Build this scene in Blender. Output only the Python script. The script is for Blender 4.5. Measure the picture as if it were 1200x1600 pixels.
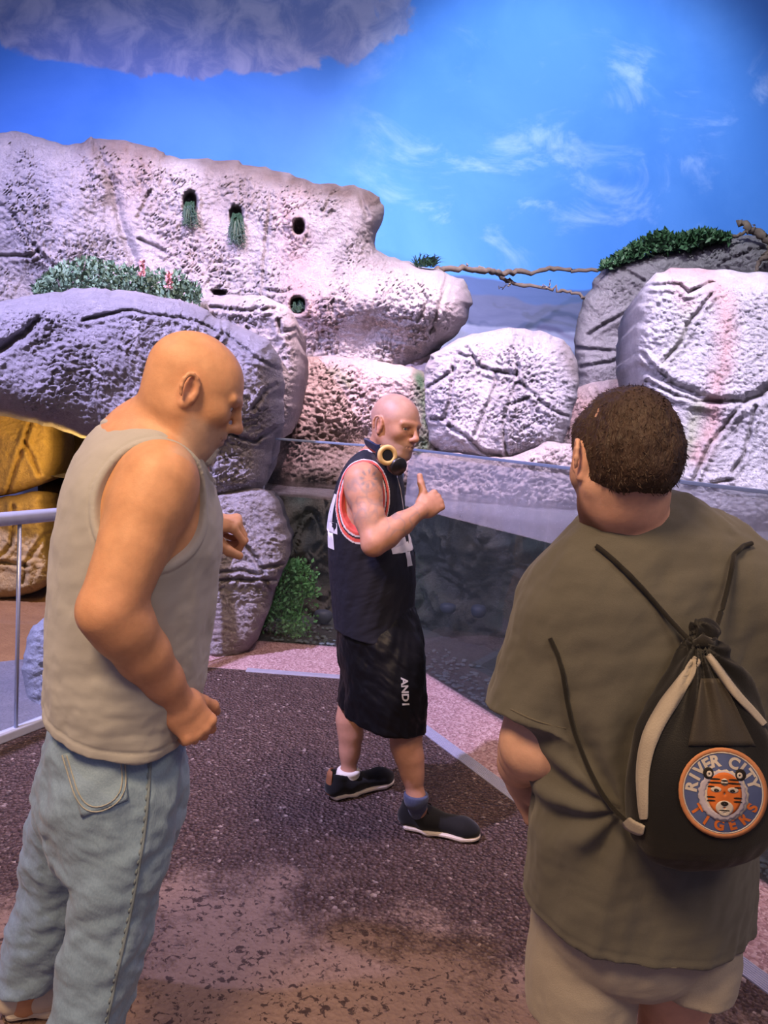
import bpy, bmesh, math, random
import numpy as np
from mathutils import Vector, Matrix
random.seed(7); np.random.seed(7)
for o in list(bpy.data.objects): bpy.data.objects.remove(o)
SC = bpy.context.scene
COL = SC.collection

# ---------------------------------------------------------------- camera
F = 1150.0; RHO = math.atan(.075); TH = math.atan(131.6/F); H = 1.6
cr, sr, ct, st = math.cos(RHO), math.sin(RHO), math.cos(TH), math.sin(TH)
cam = bpy.data.cameras.new('camera'); camo = bpy.data.objects.new('camera', cam); COL.objects.link(camo)
cam.sensor_fit = 'VERTICAL'; cam.sensor_height = 36.0; cam.sensor_width = 27.0; cam.lens = F/1600*36
R0 = Vector((1,0,0)); U0 = Vector((0,st,ct)); FW = Vector((0,ct,-st))
Rc = R0*cr + U0*sr; Uc = -R0*sr + U0*cr
M = Matrix.Identity(4)
for i in range(3):
    M[i][0] = Rc[i]; M[i][1] = Uc[i]; M[i][2] = -FW[i]
M[2][3] = H
camo.matrix_world = M
cam.clip_start = .05; cam.clip_end = 100
SC.camera = camo

# ---------------------------------------------------------------- world, lamps, exposure
SC.view_settings.view_transform = 'Standard'; SC.view_settings.look = 'None'
SC.view_settings.gamma = 1.0; SC.view_settings.use_curve_mapping = False
SC.view_settings.exposure = 0.0
w = bpy.data.worlds.new('world'); SC.world = w; w.use_nodes = True
w.node_tree.nodes['Background'].inputs[0].default_value = (.62,.55,.84,1)
w.node_tree.nodes['Background'].inputs[1].default_value = .30
def spot(name, loc, to, power, col, ang, blend=.6, rad=.15):
    l = bpy.data.lights.new(name, 'SPOT'); l.energy = power; l.color = col
    l.spot_size = math.radians(ang); l.spot_blend = blend; l.shadow_soft_size = rad
    o = bpy.data.objects.new(name, l); COL.objects.link(o); o.location = loc
    o.rotation_euler = (Vector(to)-Vector(loc)).to_track_quat('-Z','Y').to_euler()
    return o
spot('spot_mural',   (1.2,4.6,7.2), (1.9,9.6,4.7), 1800, (.92,.96,1.0), 68, .6, .12)
spot('spot_mural_wash', (-.6,2.6,7.4), (-.2,9.6,6.4), 760, (.80,.86,1.0), 130, 1., .3)
spot('spot_cliff',   (-.2,3.4,6.6), (-.9,8.0,3.0), 3500, (1.0,.74,.83), 78, 1., .12)
spot('spot_cliff_left', (-4.2,2.4,6.4), (-3.6,8.0,3.4), 3200, (.58,.53,1.0), 62, .8, .12)
spot('spot_overhang', (-3.2,1.2,5.8), (-1.6,5.0,1.9), 4600, (.62,.55,1.0), 84, 1., .10)
spot('spot_boulder', (1.2,3.0,6.6), (1.6,7.2,2.0), 2500, (.84,.72,1.0), 46, .8, .12)
spot('spot_boulder_right', (2.2,2.6,6.6), (3.2,6.4,2.0), 2800, (.88,.77,1.0), 52, .8, .12)
spot('spot_pink',    (.6,3.4,6.6), (.0,7.0,1.5), 2000, (1.0,.62,.68), 36, .9, .12)
spot('spot_gallery', (-1.2,-.4,4.0), (-.6,1.9,.6), 620, (1.0,.66,.36), 95, 1., .5)
spot('spot_gallery_right', (1.1,-.9,3.8), (1.0,1.3,.9), 165, (1.0,.74,.50), 90, 1., .5)
spot('spot_walk',    (.9,2.4,5.2), (.2,3.6,.3), 520, (1.0,.70,.68), 70, .9, .4)
spot('spot_cave',    (-2.1,5.0,1.25), (-2.9,6.0,1.1), 60, (1.0,.60,.14), 130, .9, .1)

# ---------------------------------------------------------------- projection helpers (photo pixel -> place)
def rayv(px, py):
    u = np.asarray(px,float)-600; v = np.asarray(py,float)-800
    a = u*cr+v*sr; b = -u*sr+v*cr
    return a, ct*F-st*b, -st*F-ct*b
def atY(px, py, Y):
    a,y,z = rayv(px,py); t = Y/y
    return np.stack([a*t, y*t, H+z*t], -1)
def atZ(px, py, z=0.):
    a,y,zz = rayv(px,py); t = (z-H)/zz
    return np.stack([a*t, y*t, H+zz*t], -1)
def J(px, py, Y): return np.array(atY(px,py,Y),float)

# ---------------------------------------------------------------- scene-graph helpers
def tag(o, label=None, cat=None, group=None, kind=None):
    if label: o['label'] = label
    if cat: o['category'] = cat
    if group: o['group'] = group
    if kind: o['kind'] = kind
    return o
def empty(name, loc, label=None, cat=None, group=None):
    o = bpy.data.objects.new(name, None); COL.objects.link(o); o.location = loc; o.empty_display_size = .1
    return tag(o, label, cat, group)
def link(name, me, mats, parent=None):
    o = bpy.data.objects.new(name, me); COL.objects.link(o)
    for m in (mats if isinstance(mats,(list,tuple)) else [mats]):
        if m is not None: me.materials.append(m)
    if parent is not None:
        o.parent = parent
        o.matrix_parent_inverse = Matrix.Identity(4)
        off = Vector((0,0,0)); q = parent
        while q is not None: off += Vector(q.location); q = q.parent
        o.location = -off if o.parent is not None else (0,0,0)
    return o
def mesh_np(name, V, Fq, cols=None, smooth=True):
    me = bpy.data.meshes.new(name)
    V = np.asarray(V,np.float32); Fq = np.asarray(Fq,np.int32)
    n = Fq.shape[1]
    me.vertices.add(len(V)); me.vertices.foreach_set('co', V.ravel())
    me.loops.add(Fq.size); me.loops.foreach_set('vertex_index', Fq.ravel())
    me.polygons.add(len(Fq)); me.polygons.foreach_set('loop_start', np.arange(0,Fq.size,n,dtype=np.int32))
    me.polygons.foreach_set('loop_total', np.full(len(Fq),n,np.int32))
    if smooth: me.polygons.foreach_set('use_smooth', np.ones(len(Fq),bool))
    me.update(calc_edges=True); me.validate()
    if cols is not None:
        a = me.color_attributes.new('Col','FLOAT_COLOR','POINT')
        c = np.ones((len(V),4),np.float32); c[:,:3] = cols; a.data.foreach_set('color', c.ravel())
    return me
class MB:
    "collects small shapes into one mesh"
    def __init__(s): s.v=[]; s.f=[]
    def add(s, vs, fs):
        k=len(s.v); s.v += [tuple(map(float,v)) for v in vs]; s.f += [tuple(i+k for i in f) for f in fs]; return s
    def box(s, c, size, rz=0., R=None, bev=0.):
        c=np.array(c,float); h=np.array(size,float)/2
        if R is None: R=np.array([[math.cos(rz),-math.sin(rz),0],[math.sin(rz),math.cos(rz),0],[0,0,1]])
        vs=[c+R@(h*np.array([x,y,z])) for z in(-1,1) for y in(-1,1) for x in(-1,1)]
        return s.add(vs,[(0,2,3,1),(4,5,7,6),(0,1,5,4),(2,6,7,3),(0,4,6,2),(1,3,7,5)])
    def tube(s, pts, r, n=8, cap=True):
        pts=[np.array(p,float) for p in pts]; rr=r if isinstance(r,(list,tuple,np.ndarray)) else [r]*len(pts)
        up=np.array([.13,.31,.94]); rings=[]
        for i,p in enumerate(pts):
            t=pts[min(i+1,len(pts)-1)]-pts[max(i-1,0)]; t=t/(np.linalg.norm(t)+1e-9)
            if abs(t@up)>.95: up=np.array([.9,.2,.1])
            u=np.cross(t,up); u/=np.linalg.norm(u); v=np.cross(t,u)
            rings.append([p+rr[i]*(math.cos(a)*u+math.sin(a)*v) for a in np.linspace(0,2*math.pi,n,endpoint=False)])
        vs=[q for g in rings for q in g]; fs=[]
        for i in range(len(pts)-1):
            for j in range(n): fs.append((i*n+j,i*n+(j+1)%n,(i+1)*n+(j+1)%n,(i+1)*n+j))
        if cap: fs.append(tuple(range(n))[::-1]); fs.append(tuple((len(pts)-1)*n+j for j in range(n)))
        return s.add(vs,fs)
    def build(s, name, mats, parent=None, smooth=False, bev=0.):
        me=bpy.data.meshes.new(name); me.from_pydata(s.v,[],s.f); me.update()
        bm=bmesh.new(); bm.from_mesh(me); bmesh.ops.recalc_face_normals(bm,faces=bm.faces)
        if bev>0: bmesh.ops.bevel(bm,geom=bm.edges[:],offset=bev,segments=2,affect='EDGES',profile=.6)
        if smooth:
            for f in bm.faces: f.smooth=True
        bm.to_mesh(me); bm.free()
        return link(name,me,mats,parent)

# ---------------------------------------------------------------- numpy noise
def _h(x,y,z,s):
    n=(x.astype(np.uint32)*np.uint32(374761393))^(y.astype(np.uint32)*np.uint32(668265263))^(z.astype(np.uint32)*np.uint32(2147483647-1274126177))^np.uint32((s*97531+11)&0xffffffff)
    n=(n^(n>>np.uint32(13)))*np.uint32(1274126177); n=n^(n>>np.uint32(16)); n=n*np.uint32(2246822519); return n^(n>>np.uint32(15))
def pn(p, s=0):
    p=np.asarray(p,np.float32); i=np.floor(p).astype(np.int64); f=p-i
    u=f*f*f*(f*(f*6-15)+10); r=0
    for dx in(0,1):
        for dy in(0,1):
            for dz in(0,1):
                h=_h(i[...,0]+dx,i[...,1]+dy,i[...,2]+dz,s)
                gx=(h&np.uint32(1023)).astype(np.float32)/511.5-1; gy=((h>>np.uint32(10))&np.uint32(1023)).astype(np.float32)/511.5-1; gz=((h>>np.uint32(20))&np.uint32(1023)).astype(np.float32)/511.5-1
                d=gx*(f[...,0]-dx)+gy*(f[...,1]-dy)+gz*(f[...,2]-dz)
                r=r+d*(u[...,0] if dx else 1-u[...,0])*(u[...,1] if dy else 1-u[...,1])*(u[...,2] if dz else 1-u[...,2])
    return r*1.1
def fbm(p,s=0,o=4,g=.5,l=2.03):
    r=0;a=1.
    for k in range(o): r=r+a*pn(p,s+k*7); p=p*l+3.7; a*=g
    return r
def ridge(p,s=0,o=3):
    r=0;a=1.
    for k in range(o): r=r+a*(1-2*np.abs(pn(p,s+k*5))); p=p*2.1+1.3; a*=.5
    return r/1.75
def sst(a,b,x): t=np.clip((x-a)/(b-a),0,1); return t*t*(3-2*t)
def segdist(P,pts,closed=False):
    "distance of P (N,2) to polyline; also nearest point"
    pts=np.array(pts,float); B=np.roll(pts,-1,0) if closed else pts[1:]; A=pts if closed else pts[:-1]
    best=np.full(len(P),1e9); near=np.zeros_like(P)
    for a,b in zip(A,B):
        ab=b-a; t=np.clip(((P-a)@ab)/(ab@ab+1e-9),0,1); q=a+t[:,None]*ab; d=np.hypot(*(P-q).T)
        m=d<best; best[m]=d[m]; near[m]=q[m]
    return best,near
def inside(P,poly):
    x,y=P.T; r=np.zeros(len(P),bool); n=len(poly)
    for i in range(n):
        x1,y1=poly[i]; x2,y2=poly[(i+1)%n]
        if y1==y2: continue
        c=((y1>y)!=(y2>y))&(x<(x2-x1)*(y-y1)/(y2-y1)+x1); r^=c
    return r
def chaikin(p,n=2,closed=True):
    p=np.array(p,float)
    for _ in range(n):
        q=np.roll(p,-1,0) if closed else p[1:]; a=p if closed else p[:-1]
        m=np.empty((2*len(a),2)); m[0::2]=a*.75+q*.25; m[1::2]=a*.25+q*.75
        p=m if closed else np.vstack([p[:1],m,p[-1:]])
    return p

# ---------------------------------------------------------------- material helpers
class NT:
    def __init__(s,name,rough=.6,spec=.3,metal=0.):
        s.m=bpy.data.materials.new(name); s.m.use_nodes=True; s.t=s.m.node_tree; s.b=s.t.nodes['Principled BSDF']
        s.b.inputs['Roughness'].default_value=rough; s.b.inputs['Specular IOR Level'].default_value=spec; s.b.inputs['Metallic'].default_value=metal
        s.tc=s.t.nodes.new('ShaderNodeTexCoord').outputs['Object']
    def n(s,typ,**kw):
        nd=s.t.nodes.new('ShaderNode'+typ)
        for k,v in kw.items():
            if k.startswith('i_'): 
                key=k[2:]; key=int(key) if key.isdigit() else key.replace('_',' ')
                s.put(nd.inputs[key],v)
            else: setattr(nd,k,v)
        return nd
    def put(s,inp,v):
        if isinstance(v,bpy.types.NodeSocket): s.t.links.new(v,inp)
        else: inp.default_value=v
    def noise(s,scale,det=4,rough=.5,dist=0.,vec=None):
        return s.n('TexNoise',i_Vector=vec or s.tc,i_Scale=scale,i_Detail=det,i_Roughness=rough,i_Distortion=dist).outputs['Fac']
    def math(s,op,a,b=0.,c=0.,clamp=False):
        nd=s.n('Math',operation=op,use_clamp=clamp); s.put(nd.inputs[0],a); s.put(nd.inputs[1],b); s.put(nd.inputs[2],c); return nd.outputs[0]
    def ramp(s,fac,stops,interp='LINEAR'):
        nd=s.n('ValToRGB'); s.put(nd.inputs[0],fac); r=nd.color_ramp; r.interpolation=interp
        while len(r.elements)<len(stops): r.elements.new(.5)
        for e,(p,c) in zip(r.elements,stops): e.position=p; e.color=(*c,1) if len(c)==3 else c
        return nd.outputs[0]
    def mix(s,fac,a,b,typ='MIX'):
        nd=s.n('Mix',data_type='RGBA',blend_type=typ); s.put(nd.inputs[0],fac)
        for k,v in((6,a),(7,b)): s.put(nd.inputs[k], (*v,1) if isinstance(v,tuple) and len(v)==3 else v)
        return nd.outputs[2]
    def map(s,v,a,b,c,d):
        nd=s.n('MapRange',interpolation_type='SMOOTHSTEP'); 
        for k,q in enumerate((v,a,b,c,d)): s.put(nd.inputs[k],q)
        return nd.outputs[0]
    def col(s,c): s.put(s.b.inputs['Base Color'], (*c,1) if isinstance(c,tuple) and len(c)==3 else c); return s
    def bump(s,h,strength=.5,dist=.01):
        nd=s.n('Bump',i_Strength=strength,i_Distance=dist,i_Height=h); 
        prev=s.b.inputs['Normal'].links[0].from_socket if s.b.inputs['Normal'].links else None
        if prev: s.t.links.new(prev,nd.inputs['Normal'])
        s.t.links.new(nd.outputs[0],s.b.inputs['Normal']); return s
    def attr(s): return s.n('Attribute',attribute_name='Col').outputs['Color']
def plain(name,c,rough=.5,spec=.4,metal=0.,var=.12,nscale=30,bump=0.,bscale=200):
    k=NT(name,rough,spec,metal); f=k.noise(nscale)
    k.col(k.mix(f,tuple(x*(1-var) for x in c),tuple(min(1,x*(1+var)) for x in c)))
    if bump>0: k.bump(k.noise(bscale),bump,.002)
    return k.m

# rock: colour comes from vertex colour: rock paint plus some painted-in shade, fine relief from bump
def rock_mat(name, bs=1.0):
    k=NT(name,.97,.06); c=k.attr()
    n1=k.noise(9,5,.6); n2=k.noise(60,4,.6)
    f=k.math('ADD',k.math('MULTIPLY',n1,.5),k.math('MULTIPLY',n2,.5))
    k.col(k.mix(1.,c,k.ramp(f,[(.3,(.74,.73,.74)),(.7,(1.12,1.1,1.1))]),'MULTIPLY'))
    v=k.n('TexVoronoi',i_Vector=k.tc,i_Scale=22.,i_Detail=1.).outputs['Distance']
    k.bump(k.noise(24,7,.72,1.4),.8*bs,.09); k.bump(v,.25*bs,.04); k.bump(k.noise(80,4,.65),.9*bs,.03)
    return k.m
MROCK=rock_mat('sculpted_rock'); MROCKS=rock_mat('smooth_rock',.55)
# ---------------------------------------------------------------- the setting
# painted sky on the back wall (a mural: clouds and hills are paint)
k=NT('sky_mural',.75,.15)
sep=k.n('SeparateXYZ'); k.t.links.new(k.tc,sep.inputs[0]); X,Z=sep.outputs[0],sep.outputs[2]
nz=k.noise(.55,6,.6,.4); base=k.mix(k.map(nz,.35,.65,0.,1.),(.050,.180,.58),(.068,.215,.64))
# thin wisps
mp=k.n('Mapping',i_Vector=k.tc,i_Scale=(1.,1.,1.7)); wn=k.noise(.85,8,.62,.7,vec=mp.outputs[0])
wm=k.map(wn,.52,.78,0.,.5)
area=k.math('MULTIPLY',k.map(X,-1.2,.6,0.,1.),k.math('MULTIPLY',k.map(Z,3.4,4.4,0.,1.),k.map(Z,6.2,7.0,1.,0.)))
base=k.mix(k.math('MULTIPLY',wm,area),base,(.42,.56,.90))
# the big painted cloud, upper left
ed=k.noise(1.3,7,.6,.5)
ex=k.math('DIVIDE',k.math('SUBTRACT',X,-3.3),3.15); ez=k.math('DIVIDE',k.math('SUBTRACT',Z,6.62),.92)
r2=k.math('ADD',k.math('POWER',k.math('ABSOLUTE',ex),2.),k.math('POWER',k.math('ABSOLUTE',ez),2.))
r2=k.math('ADD',r2,k.math('MULTIPLY',k.math('SUBTRACT',ed,.5),1.1))
cm=k.map(r2,.88,1.0,.92,0.)
cc=k.mix(k.map(k.noise(2.6,6,.6,.6),.35,.7,0.,1.),(.12,.165,.38),(.28,.31,.50))
base=k.mix(cm,base,cc)
# painted far hills at the foot of the sky
for z0,amp,sc,lo,hi,seed in ((3.62,.30,.55,(.050,.085,.20),(.07,.11,.25),3.),(3.38,.25,.9,(.055,.070,.14),(.11,.13,.23),11.),(3.0,.22,1.3,(.09,.11,.20),(.26,.29,.42),23.)):
    cx=k.n('CombineXYZ'); k.t.links.new(X,cx.inputs[0]); cx.inputs[1].default_value=seed
    rn=k.noise(sc,3,.5,0.,vec=cx.outputs[0]); line=k.math('ADD',z0,k.math('MULTIPLY',k.math('SUBTRACT',rn,.5),amp*2))
    hm=k.map(k.math('SUBTRACT',line,Z),-.015,.03,0.,1.)
    mp=k.n('Mapping',i_Vector=k.tc,i_Scale=(.7,1.,3.)); base=k.mix(hm,base,k.mix(k.noise(2.2,5,.6,.8,vec=mp.outputs[0]),lo,hi))
k.col(base); k.bump(k.noise(45,3),.08,.01)
WY=9.7
def curve_wall(name,x0,x1,z0,z1,mat,n=48):
    xs=np.linspace(x0,x1,n); V=[];Fq=[]
    for x in xs: V+= [(x,WY-.018*max(0,abs(x)-4)**2,z0),(x,WY-.018*max(0,abs(x)-4)**2,z1)]
    Fq=[(2*i,2*i+2,2*i+3,2*i+1) for i in range(n-1)]
    return tag(link(name,mesh_np(name,V,Fq),mat),kind='structure')
tag(curve_wall('wall_back',-11,11,-.2,10.5,k.m),'back wall painted with a blue sky, clouds and far hills')

# gallery floor: brown red resin-bound aggregate with smoother trodden patches
G0=np.array((.10,5.167)); GD=np.array((.4865,-.8737)); GN=np.array((.8737,.4865))   # glass corner, run of the long pane, its normal
def gl(t,off=0.): p=G0+GD*t+GN*off; return (p[0],p[1])
k=NT('aggregate_floor',.62,.35)
big=k.noise(.85,4,.55,.5); mid=k.noise(5,5,.65); fine=k.n('TexVoronoi',i_Vector=k.tc,i_Scale=62.,i_Randomness=1.)
fine2=k.n('TexVoronoi',i_Vector=k.tc,i_Scale=150.)
sx=k.n('SeparateXYZ'); k.t.links.new(k.tc,sx.inputs[0])
near=k.map(sx.outputs[1],3.0,1.5,-.17,.16)
trod=k.map(k.math('ADD',k.math('ADD',k.math('MULTIPLY',big,.8),k.math('MULTIPLY',mid,.42)),near),.55,.70,0.,.95)
grit=k.ramp(fine.outputs['Color'],[(.0,(.020,.011,.010)),(.55,(.062,.036,.031)),(.86,(.11,.067,.056)),(.95,(.48,.38,.33))])
grit=k.mix(.45,grit,k.ramp(fine2.outputs['Color'],[(.1,(.03,.017,.016)),(.8,(.11,.062,.055)),(1.,(.50,.40,.35))]))
clay=k.mix(k.noise(40,4,.6),(.165,.108,.084),(.250,.168,.132))
bits=k.map(k.math('ADD',k.noise(42,4,.65,.6),k.math('MULTIPLY',mid,.35)),.73,.79,0.,1.)
clay=k.mix(bits,clay,(.045,.026,.022))
k.col(k.mix(trod,grit,clay))
hh=k.math('MULTIPLY',fine.outputs['Distance'],k.math('SUBTRACT',1.15,trod)); k.bump(hh,.9,.02); k.bump(k.noise(120,3),.35,.006)
MFLOOR=k.m
def poly_floor(name,pts,z,mat,label):
    me=bpy.data.meshes.new(name); me.from_pydata([(x,y,z) for x,y in pts],[],[tuple(range(len(pts)))]); me.update()
    return tag(link(name,me,mat),label,kind='structure')
RA=np.array((-1.719,3.298)); RB=np.array((-1.084,4.649)); RD=(RB-RA)/np.linalg.norm(RB-RA)
def rl(t): p=RA+RD*t; return (p[0],p[1])
SO=-.62                                            # strip lies this far in front of the panes
sc0=(-.095,4.545)
s_far=tuple(np.array(sc0)+GD*7.0)
poly_floor('floor',[rl(-6.2),(-3.6,-3.0),(4.0,-3.0),s_far,sc0,(-1.2,4.545),(-1.25,4.3)],0.,MFLOOR,'brown red aggregate floor of the viewing walk')
k=NT('apron_concrete',.75,.25); v=k.n('TexVoronoi',i_Vector=k.tc,i_Scale=95.)
k.col(k.mix(.8,(.33,.20,.20),k.ramp(v.outputs['Color'],[(.1,(.17,.095,.095)),(.5,(.36,.22,.22)),(.95,(.56,.42,.41))])))
k.bump(v.outputs['Distance'],.6,.008)
poly_floor('floor',[sc0,s_far,gl(8.2,.03),gl(0,.03),(-1.5,5.2),(-1.5,4.545)],.001,k.m,'paler pink aggregate apron at the foot of the glass')
k=NT('cave_sand',.9,.1); k.col(k.mix(k.noise(9,5,.6),(.20,.10,.045),(.36,.20,.09))); k.bump(k.noise(50,4),.5,.02)
poly_floor('floor',[(-7,-1),rl(-6.2),(-1.25,4.3),(-1.2,5.3),(-1.0,8),(-7,8)],-.012,k.m,'sandy brown ground of the cave enclosure')

# ribbed metal strips let into the floor
k=NT('ribbed_strip',.45,.5,.35); k.col(k.mix(k.noise(30),(.36,.36,.44),(.48,.48,.56)))
MSTRIP=k.m
def strip(name,a,b,wd,label):
    a=np.array(a);b=np.array(b);d=(b-a);L=np.linalg.norm(d);d/=L;n=np.array((-d[1],d[0]))
    root=empty(name,((a[0]+b[0])/2,(a[1]+b[1])/2,0)); tag(root,label,kind='structure')
    m=MB(); m.box(((a+b)/2).tolist()+[.0015],(L,wd,.007),math.atan2(d[1],d[0])); m.build('base_plate',MSTRIP,root)
    r=MB()
    for i in range(7):
        o=(i-3)*wd/7.5; c=(a+b)/2+n*o; r.box([c[0],c[1],.006],(L*.998,wd*.055,.004),math.atan2(d[1],d[0]))
    tag(r.build('rib',MSTRIP,root),kind='stuff')
    return root
strip('trim_1',(-.80,4.545),(-.12,4.545),.06,'short ribbed metal strip across the floor before the small pane')
strip('trim_2',np.array(sc0)+GD*.02,np.array(sc0)+GD*4.6,.075,'long ribbed metal strip running along the large pane')

# ---------------------------------------------------------------- rockwork
def rock(name, poly, Y, bulge, cracks=(), holes=(), lumps=(), stains_shade=(), base=(.50,.48,.50), seed=1, step=2.6,
         edge=60., amp=.07, rough=.03, terr=.035, thick=1.0, tilt=(0,0), label='', cat='rock', mat=None, jit=3.0, cw=2.8, cd=.065, smooth=2):
    poly=chaikin(poly,smooth)
    t=np.linspace(0,1,len(poly)); 
    if jit>0:
        q=[poly[0]]; 
        for i in range(len(poly)):
            a=poly[i]; b=poly[(i+1)%len(poly)]; n=max(1,int(np.hypot(*(b-a))/9))
            q+= [a+(b-a)*(j/n) for j in range(1,n+1)]
        poly=np.array(q[:-1]); pp=np.c_[poly*.06,np.full(len(poly),seed*3.1)]
        poly=poly+jit*1.6*np.c_[fbm(pp,seed,3),fbm(pp+50,seed,3)]
    x0,y0=poly.min(0)-step; x1,y1=poly.max(0)+step
    gx=np.arange(x0,x1+step,step); gy=np.arange(y0,y1+step,step); nx,ny=len(gx),len(gy)
    P=np.stack(np.meshgrid(gx,gy),-1).reshape(-1,2)
    ins=inside(P,poly); d,nr=segdist(P,poly,True)
    I=ins.reshape(ny,nx); cell=I[:-1,:-1]|I[1:,:-1]|I[:-1,1:]|I[1:,1:]
    cy,cx=np.nonzero(cell); a=cy*nx+cx; Fq=np.c_[a,a+nx,a+nx+1,a+1]
    used=np.zeros(len(P),bool); used[Fq.ravel()]=True; idx=np.cumsum(used)-1
    P=P[used]; ins=ins[used]; d=d[used]; nr=nr[used]; Fq=idx[Fq]
    P=np.where(ins[:,None],P,nr); d=np.where(ins,d,0.)
    e=np.clip(d/edge,0,1); prof=(1-(1-e)**3)**.5
    s=Y/F; cen=poly.mean(0)
    W=np.c_[(P[:,0])*s,(P[:,1])*s,np.zeros(len(P))]            # metric coordinates on the rock face
    sd=np.array([seed*1.7,seed*2.3,seed*.9])
    warp=np.c_[pn(W*1.7+sd,seed),pn(W*1.7+sd+9,seed),np.zeros(len(W))]
    A=W+.16*warp+sd
    big=fbm(A*1.25,seed,3); ter=fbm(A*np.array([2.4,3.8,1]),seed+3,4,.55)*6.
    fr=ter-np.floor(ter); tz=(np.floor(ter)+sst(.0,.07,fr)-ter)            # broken ledges
    bil=1-np.abs(pn(A*7,seed+5))*2.2-np.abs(pn(A*15,seed+6))*1.1; mic=fbm(A*np.array([20,34,1]),seed+8,3,.65)
    region=sst(-.25,.35,pn(W*.9+sd+4,seed+2))
    dep=Y-bulge*prof-prof**.5*(amp*1.6*big+terr*tz*(.1+1.2*sst(-.35,.35,pn(W*2.3+sd+14,seed+12)))+rough*(.16*bil+.85*mic)*(.65+.5*region))
    dep=dep+tilt[0]*(P[:,0]-cen[0])*s-tilt[1]*(P[:,1]-cen[1])*s
    for (lx,ly,rx,ry,dd) in lumps: dep=dep-dd*np.exp(-((P[:,0]-lx)/rx)**2-((P[:,1]-ly)/ry)**2)*prof**.5
    wob=np.c_[P*.06,np.zeros(len(P))]; Pw=P+2.6*np.c_[fbm(wob,seed+20,2),fbm(wob+31,seed+21,2)]
    crk=np.zeros(len(P))
    for c in cracks:
        ww=cw; 
        if isinstance(c,dict): ww=c['w']; c=c['p']
        dd,_=segdist(Pw,c); g=np.exp(-(dd/ww)**2); crk=np.maximum(crk,g)
        # one lip stands a little proud
        dep=dep+cd*g*(ww/4.5)**.5-.025*np.exp(-((dd-2.2*ww)/(1.6*ww))**2)
    cols=np.tile(np.array(base,float),(len(P),1))*(1+.22*big+.10*mic)[:,None]
    for (kind,pts,wd,c,al) in stains_shade:
        Ps=P+(wd if np.isscalar(wd) else min(wd))*.35*np.c_[fbm(wob*.8,seed+40,3),fbm(wob*.8+11,seed+41,3)]
        if kind=='line': dd,_=segdist(Ps,pts); m=np.exp(-(dd/wd)**2)
        else: m=np.exp(-((Ps[:,0]-pts[0])/wd[0])**2-((Ps[:,1]-pts[1])/wd[1])**2) if not np.isscalar(wd) else np.exp(-(np.hypot(*(Ps-np.array(pts)).T)/wd)**2)
        m=al*m*(.75+.5*np.clip(.5+fbm(W*6+seed,seed+43,2),0,1)); m=np.clip(m,0,1)[:,None]; cols=cols*(1-m)+np.array(c)*m
    for (hx,hy,rx,ry) in holes:
        q=np.maximum(np.abs((P[:,0]-hx)/rx)**2.3+np.abs((P[:,1]-hy)/ry)**2.3,1e-6)**(1/2.3)
        m=1-sst(.72,1.12,q); dep=dep+.34*m; dep=dep-.03*np.exp(-((q-1.35)/.25)**2)
    V=atY(P[:,0],P[:,1],dep)
    # close the back: rim pushed back, then a fan
    ed=np.vstack([Fq[:,[a_,(a_+1)%4]] for a_ in range(4)]).astype(np.int64); nn=len(V)+1; key=ed[:,0]*nn+ed[:,1]; rev=ed[:,1]*nn+ed[:,0]
    E=[tuple(q) for q in ed[~np.isin(key,rev)]]
    bv=sorted({i for e2 in E for i in e2}); mp={v:len(V)+i for i,v in enumerate(bv)}
    back=V[bv].copy(); c3=V.mean(0); back=back+(np.array([c3[0],back.mean(0)[1],c3[2]])-back)*np.array([.10,.0,.10]); back[:,1]=np.maximum(back[:,1],Y)+thick
    nb=len(V)+len(bv); V2=np.vstack([V,back,[[c3[0],Y+thick*1.15,c3[2]]]])
    extra=[(b,a,mp[a],mp[b]) for a,b in E]; tri=[(mp[b],mp[a],nb,nb) for a,b in E]
    V=V2; cols=np.vstack([cols,np.tile(np.array(base,float),(len(bv)+1,1))])
    me=bpy.data.meshes.new(name)
    Fall=np.vstack([Fq,np.array(extra)])
    T=[(t[0],t[1],t[2]) for t in tri]
    nq=len(Fall); ls=np.r_[np.arange(nq)*4, nq*4+np.arange(len(T))*3]; lt=np.r_[np.full(nq,4),np.full(len(T),3)]
    li=np.r_[Fall.ravel(),np.array(T).ravel()]
    me.vertices.add(len(V)); me.vertices.foreach_set('co',V.astype(np.float32).ravel())
    me.loops.add(len(li)); me.loops.foreach_set('vertex_index',li.astype(np.int32))
    me.polygons.add(len(ls)); me.polygons.foreach_set('loop_start',ls.astype(np.int32)); me.polygons.foreach_set('loop_total',lt.astype(np.int32))
    me.polygons.foreach_set('use_smooth',np.ones(len(ls),bool)); me.update(calc_edges=True); me.validate()
    at=me.color_attributes.new('Col','FLOAT_COLOR','POINT'); cc=np.ones((len(V),4),np.float32); cc[:,:3]=np.clip(cols,.01,.95); at.data.foreach_set('color',cc.ravel())
    o=link(name,me,mat or MROCK); tag(o,label,cat)
    return o
def zc(pts,ox,oy,s): return [(ox+x/s,oy+y/s) for x,y in pts]

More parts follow.
